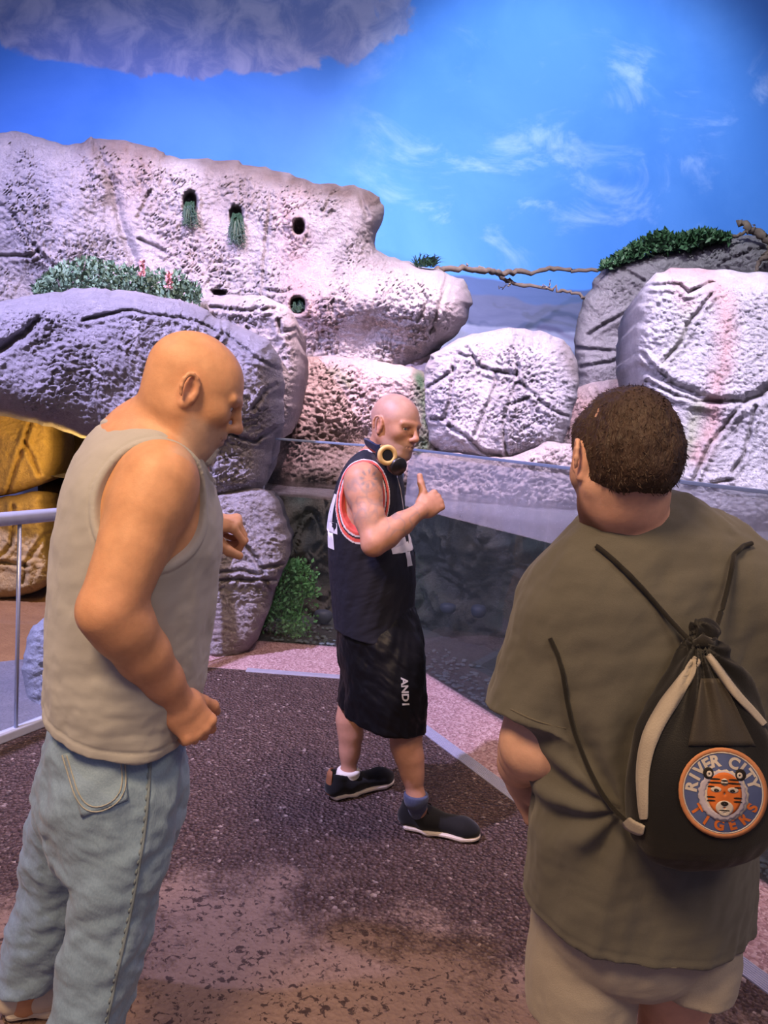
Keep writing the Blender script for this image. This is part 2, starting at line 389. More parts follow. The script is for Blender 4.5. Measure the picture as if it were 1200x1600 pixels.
PINK=(.66,.40,.37); BROWN=(.20,.165,.15); GREEN=(.10,.17,.10); PALE=(.70,.68,.71)
rock('rock_cliff',[(-170,235),(-60,224),(0,207),(25,203),(60,212),(108,232),(125,222),(150,216),(200,221),(250,234),(268,246),(300,248),(340,250),(375,252),(420,262),(470,278),(520,290),(560,290),(590,302),(600,325),(598,352),(582,385),(600,402),(640,408),(690,420),(730,440),(741,465),(735,490),(715,525),(690,545),(660,570),(560,620),(300,620),(-170,620)],
  8.1,.55,step=2.6,edge=42,seed=3,amp=.09,rough=.030,terr=.06,thick=.9,tilt=(0,.12),jit=4.2,base=(.56,.52,.52),
  cracks=[[(424,300),(418,350),(414,400),(410,470)],[(-20,305),(20,335),(45,375),(75,410),(112,432)],[(0,400),(45,400),(60,392)],[(218,375),(240,385),(258,394)],[(345,448),(330,455)],[(415,452),(440,458),(455,452)],{'p':[(150,225),(175,290),(190,350),(215,425)],'w':7},[(700,430),(690,470),(672,520)],[(650,440),(668,470),(655,500)],[(235,300),(215,340)],[(520,300),(505,330)],[(560,300),(575,340)]],
  holes=[(297,318,11,19),(369,338,10,16),(467,354,9,13),(343,457,11,5),(466,477,12,13)],
  lumps=[(70,320,90,120,.35),(560,470,140,60,.45),(690,480,60,60,.30),(320,330,110,90,.08),(520,330,70,50,.15)],
  stains_shade=[('line',[(130,226),(250,240),(370,262),(480,288),(595,310)],20,(.22,.18,.16),.9),('blob',(375,290),(55,50),(.32,.27,.25),.75),('blob',(280,262),(30,30),(.74,.72,.74),.6),
          ('blob',(200,270),(60,60),(.50,.36,.31),.6),('blob',(60,300),(110,120),(.36,.36,.44),.55),('line',[(455,330),(460,400),(470,470)],26,PINK,.42),('blob',(300,400),(70,60),(.64,.50,.46),.4),('blob',(480,500),(60,40),PINK,.4),('blob',(735,490),(22,60),(.34,.31,.36),.6)],
  label='tall pale rock cliff with small niches below the painted sky',cat='cliff')
rock('rock_ledge',[(395,500),(440,490),(480,488),(520,498),(560,505),(600,518),(640,528),(685,545),(705,560),(690,600),(640,640),(395,640)],7.75,.22,step=2.6,edge=60,seed=5,amp=.06,rough=.012,terr=.03,tilt=(0,.45),base=(.58,.54,.57),
  cracks=[zc([(120,360),(200,358),(260,345),(320,330)],420,380,2.4),zc([(540,470),(590,440),(640,425)],420,380,2.4)],stains_shade=[('line',[(560,520),(640,560)],30,PINK,.3)],
  label='smooth pale rock ledge at the foot of the cliff',cat='rock',mat=MROCKS)
rock('rough_rock',[(400,600),(425,568),(470,556),(540,556),(600,566),(640,572),(672,585),(690,640),(690,730),(670,800),(400,800)],7.25,.40,step=2.3,edge=45,seed=8,amp=.10,rough=.050,terr=.06,tilt=(0,.15),base=(.64,.50,.48),
  stains_shade=[('blob',(470,680),(60,22),BROWN,.75),('blob',(560,690),(80,20),(.30,.22,.18),.7),('line',[(655,585),(662,640),(664,720)],16,GREEN,.9),('line',[(520,580),(545,600)],9,(.34,.38,.25),.6),('line',[(400,745),(660,765)],26,(.09,.075,.06),.95)],  # dark browns along the foot paint the shade of its undercut
  label='rough pink rock behind the man in the basketball jersey',cat='rock')
Z2=lambda p: zc(p,420,380,2.4)
rock('boulder',[(658,600),(664,572),(676,552),(702,535),(740,521),(790,512),(840,515),(880,528),(897,550),(906,590),(901,622),(893,652),(884,684),(870,705),(800,722),(740,722),(690,712),(664,690),(655,640)],
  7.2,.42,step=2.2,edge=62,seed=11,amp=.07,rough=.04,terr=.045,tilt=(0,.15),thick=.7,base=(.52,.50,.54),
  cracks=[Z2([(930,350),(915,400),(935,470),(930,520),(905,590),(880,660),(880,720),(890,790)]),Z2([(740,390),(770,430),(790,465),(850,480),(930,492)]),Z2([(850,485),(855,530),(815,620),(770,720)]),Z2([(940,520),(1000,575),(1060,625),(1120,650)]),Z2([(900,605),(980,578)]),Z2([(690,430),(690,480),(600,540)]),Z2([(690,470),(685,560),(660,660),(610,660)]),Z2([(675,685),(750,735),(800,785),(870,795)]),Z2([(1060,360),(1140,400),(1160,440)]),Z2([(585,465),(620,430),(700,415),(770,430)])],
  stains_shade=[('blob',(690,640),(30,60),(.42,.42,.50),.5),('line',[(880,540),(903,590)],14,(.30,.24,.20),.5),('blob',(780,560),(50,30),PALE,.4)],
  label='cracked round grey boulder in the middle of the enclosure',cat='boulder')
rock('shore_rock',[(640,712),(690,706),(760,714),(800,716),(830,700),(860,690),(900,695),(940,720),(1010,735),(1010,800),(640,800)],6.75,.30,step=2.6,edge=30,seed=14,amp=.08,rough=.05,terr=.05,base=(.58,.50,.49),
  label='low pale rocky shore below the cracked boulder',cat='rock')
rock('dark_rock',[(903,640),(896,535),(905,482),(920,454),(936,424),(960,412),(996,400),(1054,389),(1101,378),(1163,366),(1200,368),(1300,380),(1400,420),(1400,680),(903,680)],8.7,.45,step=2.6,edge=40,seed=17,amp=.09,rough=.02,terr=.06,tilt=(0,.2),thick=.5,base=(.27,.255,.28),  # darker grey base than the neighbouring rocks
  cracks=[zc([(330,560),(400,515),(470,480),(530,450)],800,320,2.7575),zc([(480,280),(530,310),(570,330)],800,320,2.7575),zc([(280,620),(400,630),(520,640)],800,320,2.7575),zc([(300,700),(420,680),(540,640)],800,320,2.7575),[(1130,410),(1165,395),(1200,385)]],
  label='dark grey rock hump under the green shrub',cat='rock')
rock('low_rock',[(872,640),(890,612),(930,596),(965,590),(1000,600),(1030,640),(1030,800),(865,800)],7.9,.3,step=2.6,edge=40,seed=19,amp=.08,rough=.03,terr=.05,tilt=(0,.3),base=(.44,.38,.40),stains_shade=[('blob',(900,650),(40,50),PINK,.6),('blob',(985,610),(25,25),PINK,.6)],
  label='low pinkish rock in the gap between two boulders',cat='rock')
Z3=lambda p: zc(p,800,320,2.7575)
rock('boulder',[(991,560),(991,505),(999,462),(1014,432),(1040,419),(1100,419),(1150,424),(1200,425),(1300,430),(1390,470),(1420,850),(1200,850),(1080,840),(1000,820),(985,740),(1000,690),(1008,640),(997,600)],
  6.4,.50,step=2.4,edge=60,seed=23,amp=.05,rough=.034,terr=.02,tilt=(-.05,.12),thick=.8,base=(.62,.60,.62),
  cracks=[Z3([(860,390),(770,500),(730,590),(650,680)]),{'p':Z3([(560,700),(640,745),(740,800),(870,845),(1000,848),(1060,825),(1120,780)]),'w':6},Z3([(580,760),(680,810),(800,850),(900,850)]),Z3([(980,870),(850,1040),(780,1190)]),Z3([(1050,870),(1000,1080),(950,1150)]),Z3([(860,1200),(940,1185)]),Z3([(560,640),(600,690),(660,740)]),Z3([(580,350),(720,340),(760,380),(870,330)])],
  stains_shade=[('line',Z3([(700,270),(850,300),(920,420),(920,640),(880,800),(860,950),(800,1080)]),17,PINK,.7),('line',Z3([(690,300),(760,420)]),16,PINK,.45),('line',Z3([(800,870),(770,1000),(720,1120)]),13,(.42,.46,.26),.6),('line',Z3([(1060,900),(1040,1250)]),18,(.80,.80,.84),.7),('line',Z3([(760,470),(690,650)]),10,(.50,.52,.36),.35),('line',[(985,800),(1200,830)],22,(.20,.18,.17),.6)],
  label='large pale boulder with pink stain at right above the glass',cat='boulder')
rock('ledge_block',[(300,480),(330,463),(370,460),(420,464),(455,482),(466,505),(462,520),(470,560),(462,620),(440,700),(330,700),(300,560)],6.0,.30,step=2.6,edge=34,seed=29,amp=.05,rough=.04,terr=.05,base=(.60,.55,.56),
  cracks=[[(435,500),(440,520),(465,512)],[(330,480),(380,485),(430,482)]],label='pale rock block behind the grey overhanging boulder',cat='rock')
rock('overhanging_boulder',[(-170,490),(-60,478),(0,470),(40,464),(88,454),(155,449),(232,459),(310,476),(346,500),(400,520),(434,542),(440,583),(443,660),(430,692),(420,775),(330,795),(300,790),(285,735),(200,705),(134,686),(77,666),(0,648),(-170,640)],
  5.35,.62,step=2.3,edge=70,seed=31,amp=.09,rough=.026,terr=.035,thick=1.0,base=(.50,.48,.53),
  cracks=[[(345,490),(350,520),(400,560),(436,578)],[(330,545),(348,520)],[(395,640),(415,610),(432,600)],[(320,690),(355,678),(400,690),(430,668)],{'p':[(-20,560),(40,520),(60,500)],'w':6},[(130,500),(200,485),(300,500),(345,520)]],
  lumps=[(150,560,120,60,.12),(390,600,50,80,.10)],
  stains_shade=[('line',[(212,470),(214,560),(208,650)],4,PALE,.75),('line',[(258,490),(256,560)],3,PALE,.5),('line',[(145,500),(150,620)],3,PALE,.35),('line',[(40,620),(130,660)],20,(.34,.32,.36),.4)],
  label='huge grey overhanging boulder behind the man in the tank top',cat='boulder')
rock('rock_pillar',[(296,800),(325,772),(360,762),(412,762),(432,782),(446,822),(454,852),(448,880),(434,902),(427,932),(412,972),(402,1004),(372,1030),(332,1042),(312,1032),(318,960),(312,900),(300,840)],
  4.98,.22,step=1.9,edge=40,seed=37,amp=.04,rough=.03,terr=.03,thick=.45,base=(.50,.47,.50),cd=.05,
  cracks=[zc([(330,500),(420,570),(500,660),(550,740),(570,830),(620,920)],300,740,5),zc([(140,790),(250,770),(400,755),(520,790),(550,780)],300,740,5),zc([(550,740),(640,725),(700,710)],300,740,5),zc([(150,830),(300,830),(540,830)],300,740,5),zc([(560,830),(660,825)],300,740,5),[(340,770),(400,763)]],
  stains_shade=[('line',[(320,990),(400,1000)],50,(.38,.31,.30),.6)],label='cracked rock pillar standing left of the small pane',cat='rock')
k=rock_mat('ochre_rock',.6); MOCH=k
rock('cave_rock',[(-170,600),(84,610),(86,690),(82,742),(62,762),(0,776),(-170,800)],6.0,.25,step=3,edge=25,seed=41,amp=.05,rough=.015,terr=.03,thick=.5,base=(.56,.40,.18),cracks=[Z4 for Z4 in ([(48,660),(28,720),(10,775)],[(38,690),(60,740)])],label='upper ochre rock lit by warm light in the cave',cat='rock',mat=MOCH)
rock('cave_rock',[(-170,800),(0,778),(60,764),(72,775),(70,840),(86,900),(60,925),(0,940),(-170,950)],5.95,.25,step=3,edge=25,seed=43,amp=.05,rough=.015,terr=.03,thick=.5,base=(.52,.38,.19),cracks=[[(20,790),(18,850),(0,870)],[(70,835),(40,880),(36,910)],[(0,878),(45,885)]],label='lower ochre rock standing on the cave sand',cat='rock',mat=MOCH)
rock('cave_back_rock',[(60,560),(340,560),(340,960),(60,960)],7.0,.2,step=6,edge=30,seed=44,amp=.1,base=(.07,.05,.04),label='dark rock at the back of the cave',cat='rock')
rock('stone',[(34,1050),(38,1010),(50,978),(70,962),(100,958),(128,985),(136,1050),(130,1116),(80,1126),(44,1116)],3.95,.16,step=2.4,edge=30,seed=47,amp=.03,rough=.02,terr=.02,thick=.25,base=(.33,.36,.44),label='blue grey stone standing behind the handrail',cat='rock',mat=MROCKS)
# ---------------------------------------------------------------- the pool behind glass
def shader_mix(name, tint, gl_rough=.02, ior=1.33, bump=None, gcol=(1,1,1)):
    m=bpy.data.materials.new(name); m.use_nodes=True; t=m.node_tree; t.nodes.clear()
    out=t.nodes.new('ShaderNodeOutputMaterial'); mx=t.nodes.new('ShaderNodeMixShader'); tr=t.nodes.new('ShaderNodeBsdfTransparent'); gs=t.nodes.new('ShaderNodeBsdfGlossy'); fr=t.nodes.new('ShaderNodeFresnel')
    tr.inputs[0].default_value=(*tint,1); gs.inputs['Roughness'].default_value=gl_rough; gs.inputs[0].default_value=(*gcol,1); fr.inputs[0].default_value=ior
    gm=t.nodes.new('ShaderNodeNewGeometry'); inv=t.nodes.new('ShaderNodeMath'); inv.operation='SUBTRACT'; inv.inputs[0].default_value=1.; t.links.new(gm.outputs['Backfacing'],inv.inputs[1]); ml=t.nodes.new('ShaderNodeMath'); ml.operation='MULTIPLY'; t.links.new(fr.outputs[0],ml.inputs[0]); t.links.new(inv.outputs[0],ml.inputs[1]); t.links.new(ml.outputs[0],mx.inputs[0]); t.links.new(tr.outputs[0],mx.inputs[1]); t.links.new(gs.outputs[0],mx.inputs[2]); t.links.new(mx.outputs[0],out.inputs[0])
    if bump:
        tc=t.nodes.new('ShaderNodeTexCoord'); b=t.nodes.new('ShaderNodeBump'); prev=None; h=None
        for sc,wt in bump:
            n=t.nodes.new('ShaderNodeTexNoise'); n.inputs['Scale'].default_value=sc; n.inputs['Detail'].default_value=3; t.links.new(tc.outputs['Object'],n.inputs['Vector'])
            mu=t.nodes.new('ShaderNodeMath'); mu.operation='MULTIPLY'; mu.inputs[1].default_value=wt; t.links.new(n.outputs['Fac'],mu.inputs[0])
            if h is None: h=mu.outputs[0]
            else:
                ad=t.nodes.new('ShaderNodeMath'); t.links.new(h,ad.inputs[0]); t.links.new(mu.outputs[0],ad.inputs[1]); h=ad.outputs[0]
        b.inputs['Strength'].default_value=1.; b.inputs['Distance'].default_value=.1; t.links.new(h,b.inputs['Height'])
        t.links.new(b.outputs[0],gs.inputs['Normal']); t.links.new(b.outputs[0],fr.inputs['Normal'])
    return m
MGLASS=shader_mix('clear_glass',(.90,.92,.93),.0,1.38)
MWATER=shader_mix('water',(.80,.85,.88),.08,1.33,[(9.,.10),(34.,.06)])
MSTEEL=plain('brushed_steel',(.42,.46,.58),.35,.5,.6)
MEDGE=plain('glass_edge_trim',(.17,.22,.33),.35,.5,.3)
GT=1.47; WZ=1.065
def pane(name,a,b,label,parts):
    a=np.array(a);b=np.array(b);d=b-a;L=np.linalg.norm(d);d/=L;ang=math.atan2(d[1],d[0]);c=(a+b)/2
    root=empty(name,(c[0],c[1],0),label,'glass panel','glass pool barrier')
    MB().box((c[0],c[1],(GT-.02)/2+.0),(L,.024,GT+.02),ang).build('pane',MGLASS,root)
    MB().box((c[0],c[1],GT-.004),(L,.03,.016),ang).build('edge_trim',MEDGE,root,bev=.003)
    return root,ang
n_=np.array((.0,1.))
p1,_=pane('glass_panel',(-.87,5.167),(.075,5.167),'small glass pane facing the walk between pillar and corner',1)
p2,an=pane('glass_panel',gl(.03),gl(6.0),'long glass pane running along the right side of the walk',1)
MB().box((G0[0]+.0,G0[1],(WZ+GT)/2+.0),(.03,.03,GT-WZ),an).build('corner_joint',MEDGE,p2,bev=.004)
MB().box((-.872,5.167,GT/2),(.035,.04,GT),0).build('side_channel',MSTEEL,p1,bev=.004)
# water surface
def grid_poly(name,poly,z,mat,step=.12):
    poly=np.array(poly); x=np.arange(poly[:,0].min(),poly[:,0].max()+step,step); y=np.arange(poly[:,1].min(),poly[:,1].max()+step,step)
    bm=bmesh.new(); f=bm.faces.new([bm.verts.new((px,py,z)) for px,py in poly]); bm.normal_update()
    if f.normal.z<0: f.normal_flip()
    me=bpy.data.meshes.new(name); bm.to_mesh(me); bm.free(); return link(name,me,mat)
pond=[(-.86,5.185),(G0[0]+.008,5.185),gl(6.2,.02),(7,1.0),(7,9.4),(-1.2,9.4)]
wobj=tag(grid_poly('water',pond,WZ,MWATER),'rippled pool water reflecting the pale rocks behind the glass','water',kind='stuff')
# added film painting a pale haze over the upper long pane, and the murky face of the water below it
def film(name,alpha,col,spots=None):
    m=bpy.data.materials.new(name); m.use_nodes=True; t=m.node_tree; t.nodes.clear(); N=t.nodes.new
    out=N('ShaderNodeOutputMaterial'); mx=N('ShaderNodeMixShader'); tr=N('ShaderNodeBsdfTransparent'); df=N('ShaderNodeBsdfDiffuse'); tl=N('ShaderNodeBsdfTranslucent'); ad=N('ShaderNodeMixShader'); tc=N('ShaderNodeTexCoord'); nz=N('ShaderNodeTexNoise'); mr=N('ShaderNodeMapRange')
    df.inputs[0].default_value=(*col,1); tl.inputs[0].default_value=(*col,1); nz.inputs['Scale'].default_value=2.2; nz.inputs['Detail'].default_value=6; nz.inputs['Roughness'].default_value=.65
    t.links.new(tc.outputs['Object'],nz.inputs['Vector']); t.links.new(nz.outputs['Fac'],mr.inputs[0]); mr.inputs[1].default_value=.3; mr.inputs[2].default_value=.7; mr.inputs[3].default_value=alpha[0]; mr.inputs[4].default_value=alpha[1]
    fac=mr.outputs[0]
    if spots:
        v=N('ShaderNodeTexVoronoi'); v.inputs['Scale'].default_value=spots; t.links.new(tc.outputs['Object'],v.inputs['Vector']); c=N('ShaderNodeMath'); c.operation='LESS_THAN'; c.inputs[1].default_value=.10; t.links.new(v.outputs['Distance'],c.inputs[0]); mx2=N('ShaderNodeMath'); mx2.operation='MAXIMUM'; t.links.new(fac,mx2.inputs[0]); t.links.new(c.outputs[0],mx2.inputs[1]); fac=mx2.outputs[0]
    t.links.new(fac,mx.inputs[0]); t.links.new(tr.outputs[0],mx.inputs[1]); ad.inputs[0].default_value=.5; t.links.new(df.outputs[0],ad.inputs[1]); t.links.new(tl.outputs[0],ad.inputs[2]); t.links.new(ad.outputs[0],mx.inputs[2]); t.links.new(mx.outputs[0],out.inputs[0]); return m
MHAZE=film('haze_film',(.30,.62),(.62,.58,.66),55.); MMURK=film('murky_water',(.42,.60),(.085,.10,.092))
def sheet(name,a,b,z0,z1,mat,parent):
    V=[(*a,z0),(*b,z0),(*b,z1),(*a,z1)]; return link(name,mesh_np(name,V,[(0,1,2,3)],smooth=False),mat,parent)
sheet('haze_film',gl(.06,.016),gl(5.9,.016),WZ+.004,GT-.014,MHAZE,p2)
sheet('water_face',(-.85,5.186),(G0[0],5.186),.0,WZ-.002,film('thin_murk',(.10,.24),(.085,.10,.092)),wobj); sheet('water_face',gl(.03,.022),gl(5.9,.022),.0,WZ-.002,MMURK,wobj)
# submerged rock wall and bed
MSUB=rock_mat('dimmed_pool_rock',1.0)
path=np.array([(-1.5,5.3),(-1.15,5.9),(-.5,6.25),(.3,6.2),(1.0,5.7),(1.7,4.9),(2.35,3.8),(3.1,2.5),(3.9,.9)])
def tank_wall():
    pp=chaikin(path,3,False); s=np.r_[0,np.cumsum(np.hypot(*np.diff(pp,axis=0).T))]; u=np.arange(0,s[-1],.022); v=np.linspace(-.05,1.0,46)
    px=np.interp(u,s,pp[:,0]); py=np.interp(u,s,pp[:,1]); tx=np.gradient(px); ty=np.gradient(py); n=np.hypot(tx,ty); nx,ny=ty/n,-tx/n
    U,V=np.meshgrid(u,v); P=np.c_[U.ravel()*1.0,V.ravel(),np.zeros(U.size)]
    A=P+.2*np.c_[pn(P*2,5),pn(P*2+7,6),P[:,2]]
    te=fbm(A*2.2,3,3)*3; fr=te-np.floor(te); d=.30*fbm(A*1.3,1,3)+.10*(np.floor(te)+sst(0,.2,fr)-te)+.07*ridge(A*5,9,3)+.10*(1-P[:,1])
    X=np.tile(px,len(v))+np.tile(nx,len(v))*d; Yy=np.tile(py,len(v))+np.tile(ny,len(v))*d
    VV=np.c_[X,Yy,V.ravel()]; nu=len(u)
    i,j=np.meshgrid(np.arange(nu-1),np.arange(len(v)-1)); a=(j*nu+i).ravel(); Fq=np.c_[a,a+1,a+nu+1,a+nu]
    # shelf running back under the shore rocks
    top=(len(v)-1)*nu+np.arange(nu); k0=len(VV); VV=np.vstack([VV,VV[top]-np.c_[nx*2.6,ny*2.6,np.zeros(nu)]]); b=np.arange(nu-1); Fq=np.vstack([Fq,np.c_[top[b],top[b+1],k0+b+1,k0+b]])
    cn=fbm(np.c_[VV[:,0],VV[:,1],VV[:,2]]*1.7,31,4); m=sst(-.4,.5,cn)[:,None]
    col=np.array((.075,.082,.070))*(1-m)+np.array((.20,.185,.15))*m; g=sst(.0,.6,pn(VV*2.3,77))[:,None]; col=col*(1-g)+np.array((.075,.115,.10))*g  # underwater dimness and green murk put into the wall's colour
    sh_=np.r_[np.zeros(len(VV)-2*nu),np.ones(2*nu)][:,None]; col=col*(1-sh_)+np.array((.52,.48,.52))*sh_
    return tag(link('pool_rock_wall',mesh_np('pool_rock_wall',VV,Fq,col),MSUB),'submerged rock wall darkened in colour for the dim water','rock')
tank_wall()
k=NT('pool_bed',.8,.2); k.col(k.mix(k.noise(6,5,.6),(.035,.045,.042),(.12,.13,.12))); k.bump(k.noise(30,4),.6,.03)
poly_floor('floor',[(-1.6,5.2),gl(0,.03),gl(8,.03),(7,0),(7,7.5),(-1.6,7.5)],-.006,k.m,'dark bed of the pool under water')
# pebbles lying on the bed along the glass: more than anyone would count
MPEB=plain('wet_pebbles',(.17,.22,.22),.5,.4,0,.6,14)
pe=MB(); rr=random.Random(4)
def pebble(mb,c,r):
    import itertools
    n=7; rings=[(-.8,.55),(-.2,1.),(.45,.8)]; vs=[];ax=[rr.uniform(.8,1.3),rr.uniform(.7,1.1),rr.uniform(.5,.75)]; ro=rr.uniform(0,3)
    for z,q in rings:
        for i in range(n):
            a=ro+i*2*math.pi/n; vs.append((c[0]+r*q*ax[0]*math.cos(a),c[1]+r*q*ax[1]*math.sin(a),c[2]+r*ax[2]*z))
    fs=[(j*n+i,j*n+(i+1)%n,(j+1)*n+(i+1)%n,(j+1)*n+i) for j in(0,1) for i in range(n)]+[tuple(range(n))[::-1],tuple(2*n+i for i in range(n))]
    mb.add(vs,fs)
for i in range(650):
    if rr.random()<.22: x=rr.uniform(-.75,.05); y=5.2+rr.random()**2*.5
    else:
        t=rr.uniform(.1,3.6); o=.05+rr.random()**2*.4; x,y=gl(t,o)
    pebble(pe,(x,y,.012),rr.uniform(.008,.020))
tag(pe.build('pebbles',MPEB,smooth=True),'pale wet pebbles on the pool bed along the glass','pebbles',kind='stuff')
for (px,py,Y,r,lab) in ((748,952,5.3,.085,'round blue grey stone on the pool bed behind the long pane'),(505,960,5.75,.08,'small grey stone under water behind the small pane'),(700,948,5.5,.07,'small dark stone left of the round blue grey one')):
    b=MB(); c=J(px,py,Y); pebble(b,c,r); b.v=[(v[0],v[1],c[2]+(v[2]-c[2])*1.7) for v in b.v]; o=b.build('stone',plain('wet_stone',(.075,.09,.13),.5,.4,0,.3,9),smooth=True); tag(o,lab,'stone')
    s=o.modifiers.new('sub','SUBSURF'); s.levels=2; s.render_levels=2
# ---------------------------------------------------------------- handrail at the left
rr=random.Random(9)
rt=empty('handrail',(*rl(.7),0),'pale metal handrail with slim posts beside the cave','railing')
e0,e1=-5.2,1.47
MRAIL=plain('grey_rail_paint',(.50,.54,.66),.35,.5,.1)
MB().tube([(*rl(e0),1.06),(*rl(e1),1.06)],.032,14).build('top_rail',MRAIL,rt,smooth=True)
MB().box((*rl((e0+e1)/2),.022),(e1-e0,.05,.044),math.atan2(RD[1],RD[0])).build('base_rail',MRAIL,rt,bev=.006)
for t in (.085,-1.15,-2.4,1.32):
    MB().tube([(*rl(t),.04),(*rl(t),1.04)],.0095,10).build('post',MSTEEL,rt,smooth=True)
MB().box((*rl((e0+e1)/2),.54),(e1-e0,.01,.98),math.atan2(RD[1],RD[0])).build('pane',MGLASS,rt)
slab=MB(); 
so=poly_floor('floor',[rl(-4),rl(1.5),(-1.3,5.0),(-1.75,4.75),(-2.4,4.3),(-3.6,3.9),(-6,3.0)],-.004,rock_mat('slab_rock',.8),'grey rock ground between handrail and cave sand')
a_=so.data.color_attributes.new('Col','FLOAT_COLOR','POINT'); a_.data.foreach_set('color',[.36,.36,.42,1]*len(so.data.vertices))
for cx_,cy_,r_,lb in ((-1.45,4.75,.10,'small grey stone at the back of the rail by the pillar'),):
    pass

# ---------------------------------------------------------------- plants
def leaf_mat(name,a,b):
    k=NT(name,.55,.3); k.col(k.mix(k.noise(14,3),a,b)); k.b.inputs['Subsurface Weight'].default_value=0.; return k.m
MIVY=leaf_mat('ivy_leaf',(.050,.120,.068),(.20,.30,.19)); MDARK=leaf_mat('shrub_leaf',(.010,.040,.016),(.045,.105,.045)); MFERN=leaf_mat('fern_leaf',(.006,.022,.012),(.022,.055,.028)); MAQ=leaf_mat('water_plant_leaf',(.10,.42,.12),(.34,.74,.32))
MBARK=plain('bark',(.115,.088,.075),.85,.1,0,.4,18,.8,60); MTWIG=plain('grey_twig',(.20,.17,.16),.85,.1,0,.4,25,.8,90)
def leaves(pts,size,rng,aspect=.5,up=.3,dirs=None,fold=.25):
    "each leaf a folded four-sided blade"
    n=len(pts); d=rng.normal(size=(n,3)); d[:,2]+=up*2
    if dirs is not None: d=dirs+.45*rng.normal(size=(n,3))
    d/=np.linalg.norm(d,axis=1)[:,None]; s=np.cross(d,rng.normal(size=(n,3))); s/=np.linalg.norm(s,axis=1)[:,None]; nn=np.cross(d,s)
    L=(size*rng.uniform(.6,1.3,n))[:,None]; Wd=L*aspect
    p0=pts; p2=pts+d*L; pm=pts+d*L*.5-nn*L*fold*.4; a=pts+d*L*.45+s*Wd*.5+nn*L*fold*.25; b=pts+d*L*.45-s*Wd*.5+nn*L*fold*.25
    V=np.stack([p0,a,p2,b,pm],1).reshape(-1,3); k0=(np.arange(n)*5)[:,None]
    Fq=np.vstack([k0+np.array([[0,4,2,1]]),k0+np.array([[0,3,2,4]])]); return V,Fq
def plant(name,label,cat,loc,pts,size,mat,rng,stems=None,smat=None,group=None,foliage='foliage',**kw):
    root=empty(name,tuple(loc),label,cat,group)
    V,Fq=leaves(np.array(pts),size,rng,**kw); o=link(foliage,mesh_np(foliage,V,Fq,smooth=False),mat,root); tag(o,kind='stuff')
    for s in (stems or []): MB().tube(s[0],s[1],6).build('stem',smat or MTWIG,root,smooth=True)
    return root
rg=np.random.default_rng(5)
# ivy bed on top of the overhanging boulder
pts=[];stems=[]
for i in range(2600):
    x=rg.uniform(55,312); t=(x-55)/257; top=np.interp(x,[55,70,95,130,160,200,240,280,312],[448,430,418,402,408,420,425,428,455])+8*pn(np.array([[x*.09,1.,2.]]),3)[0]*2
    bot=np.interp(x,[55,150,230,312],[462,452,460,474]); y=bot-(bot-top)*rg.random()**1.15; pts.append(J(x,y,5.55+rg.uniform(-.18,.25)))
for x,y in ((136,398),(95,415),(185,412),(265,425),(235,420)):
    a=J(x+rg.uniform(-6,6),458,5.55); b=J(x,y,5.55); stems.append(([a,(a+b)/2+.02*rg.normal(size=3),b],[.007,.006,.003]))
plant('ivy_patch','dusty green ivy growing along the top of the overhanging boulder','plant',J(180,462,5.55),pts,.045,MIVY,rg,stems,aspect=.6,up=.35)
MPINK=plain('pink_bloom',(.72,.34,.32),.7,.2,0,.3,40)
for x,y0,y1,lb in ((222,408,432,'taller pink flower spike standing in the ivy'),(264,428,450,'shorter pink flower spike at the right end of the ivy')):
    root=empty('flower_spike',tuple(J(x,y1+12,5.3)),lb,'flower'); p=[]
    for q in np.linspace(0,1,60): p.append(J(x+rg.uniform(-4,4)*(1-.4*q),y1+(y0-y1)*q,5.3+rg.uniform(-.02,.02)))
    V,Fq=leaves(np.array(p),.028,rg,aspect=.8,up=.5); tag(link('bloom',mesh_np('bloom',V,Fq,smooth=False),MPINK,root),kind='stuff')
    MB().tube([J(x,y1+14,5.3),J(x,y0,5.3)],.006,6).build('stem',MIVY,root)
def hanging(px,py,Y,n,ln,wd,label,name='fern'):
    root=empty(name,tuple(J(px,py,Y)),label,'plant'); vs=[];fs=[]
    for i in range(n):
        a=J(px+rg.uniform(-wd*.45,wd*.45),py+rg.uniform(-8,8),Y); tip=J(px+rg.uniform(-wd,wd)*1.1,py+ln*rg.uniform(.45,1.05),Y-.10-rg.random()*.12)
        m=(a+tip)/2+np.array([rg.uniform(-.02,.02),-.05,.03]); w_=.008; s=np.array([w_,rg.uniform(-.004,.004),0]); k0=len(vs)
        vs+=[a-s,a+s,m+s,m-s,tip]; fs+=[(k0,k0+1,k0+2,k0+3),(k0+3,k0+2,k0+4)]
        for q in np.linspace(.15,.95,7):                # leaflets along the frond
            c=(a*(1-q)**2+2*m*q*(1-q)+tip*q*q); side=rg.choice([-1,1]); e=c+np.array([side*.032,rg.uniform(-.02,.01),-.018]); k0=len(vs)
            vs+=[c+np.array([0,0,.006]),c-np.array([0,0,.006]),e]; fs+=[(k0,k0+1,k0+2)]
    o=MB(); o.add(vs,fs); ob=o.build('frond',MFERN,root); tag(ob,kind='stuff'); return root
hanging(297,322,7.62,46,34,13,'dark fern hanging from the leftmost tall niche of the cliff')
hanging(370,340,7.60,52,48,14,'longer dark fern spilling from the second niche of the cliff')
hanging(466,474,7.45,40,14,9,'small dark fern filling the low niche of the cliff')
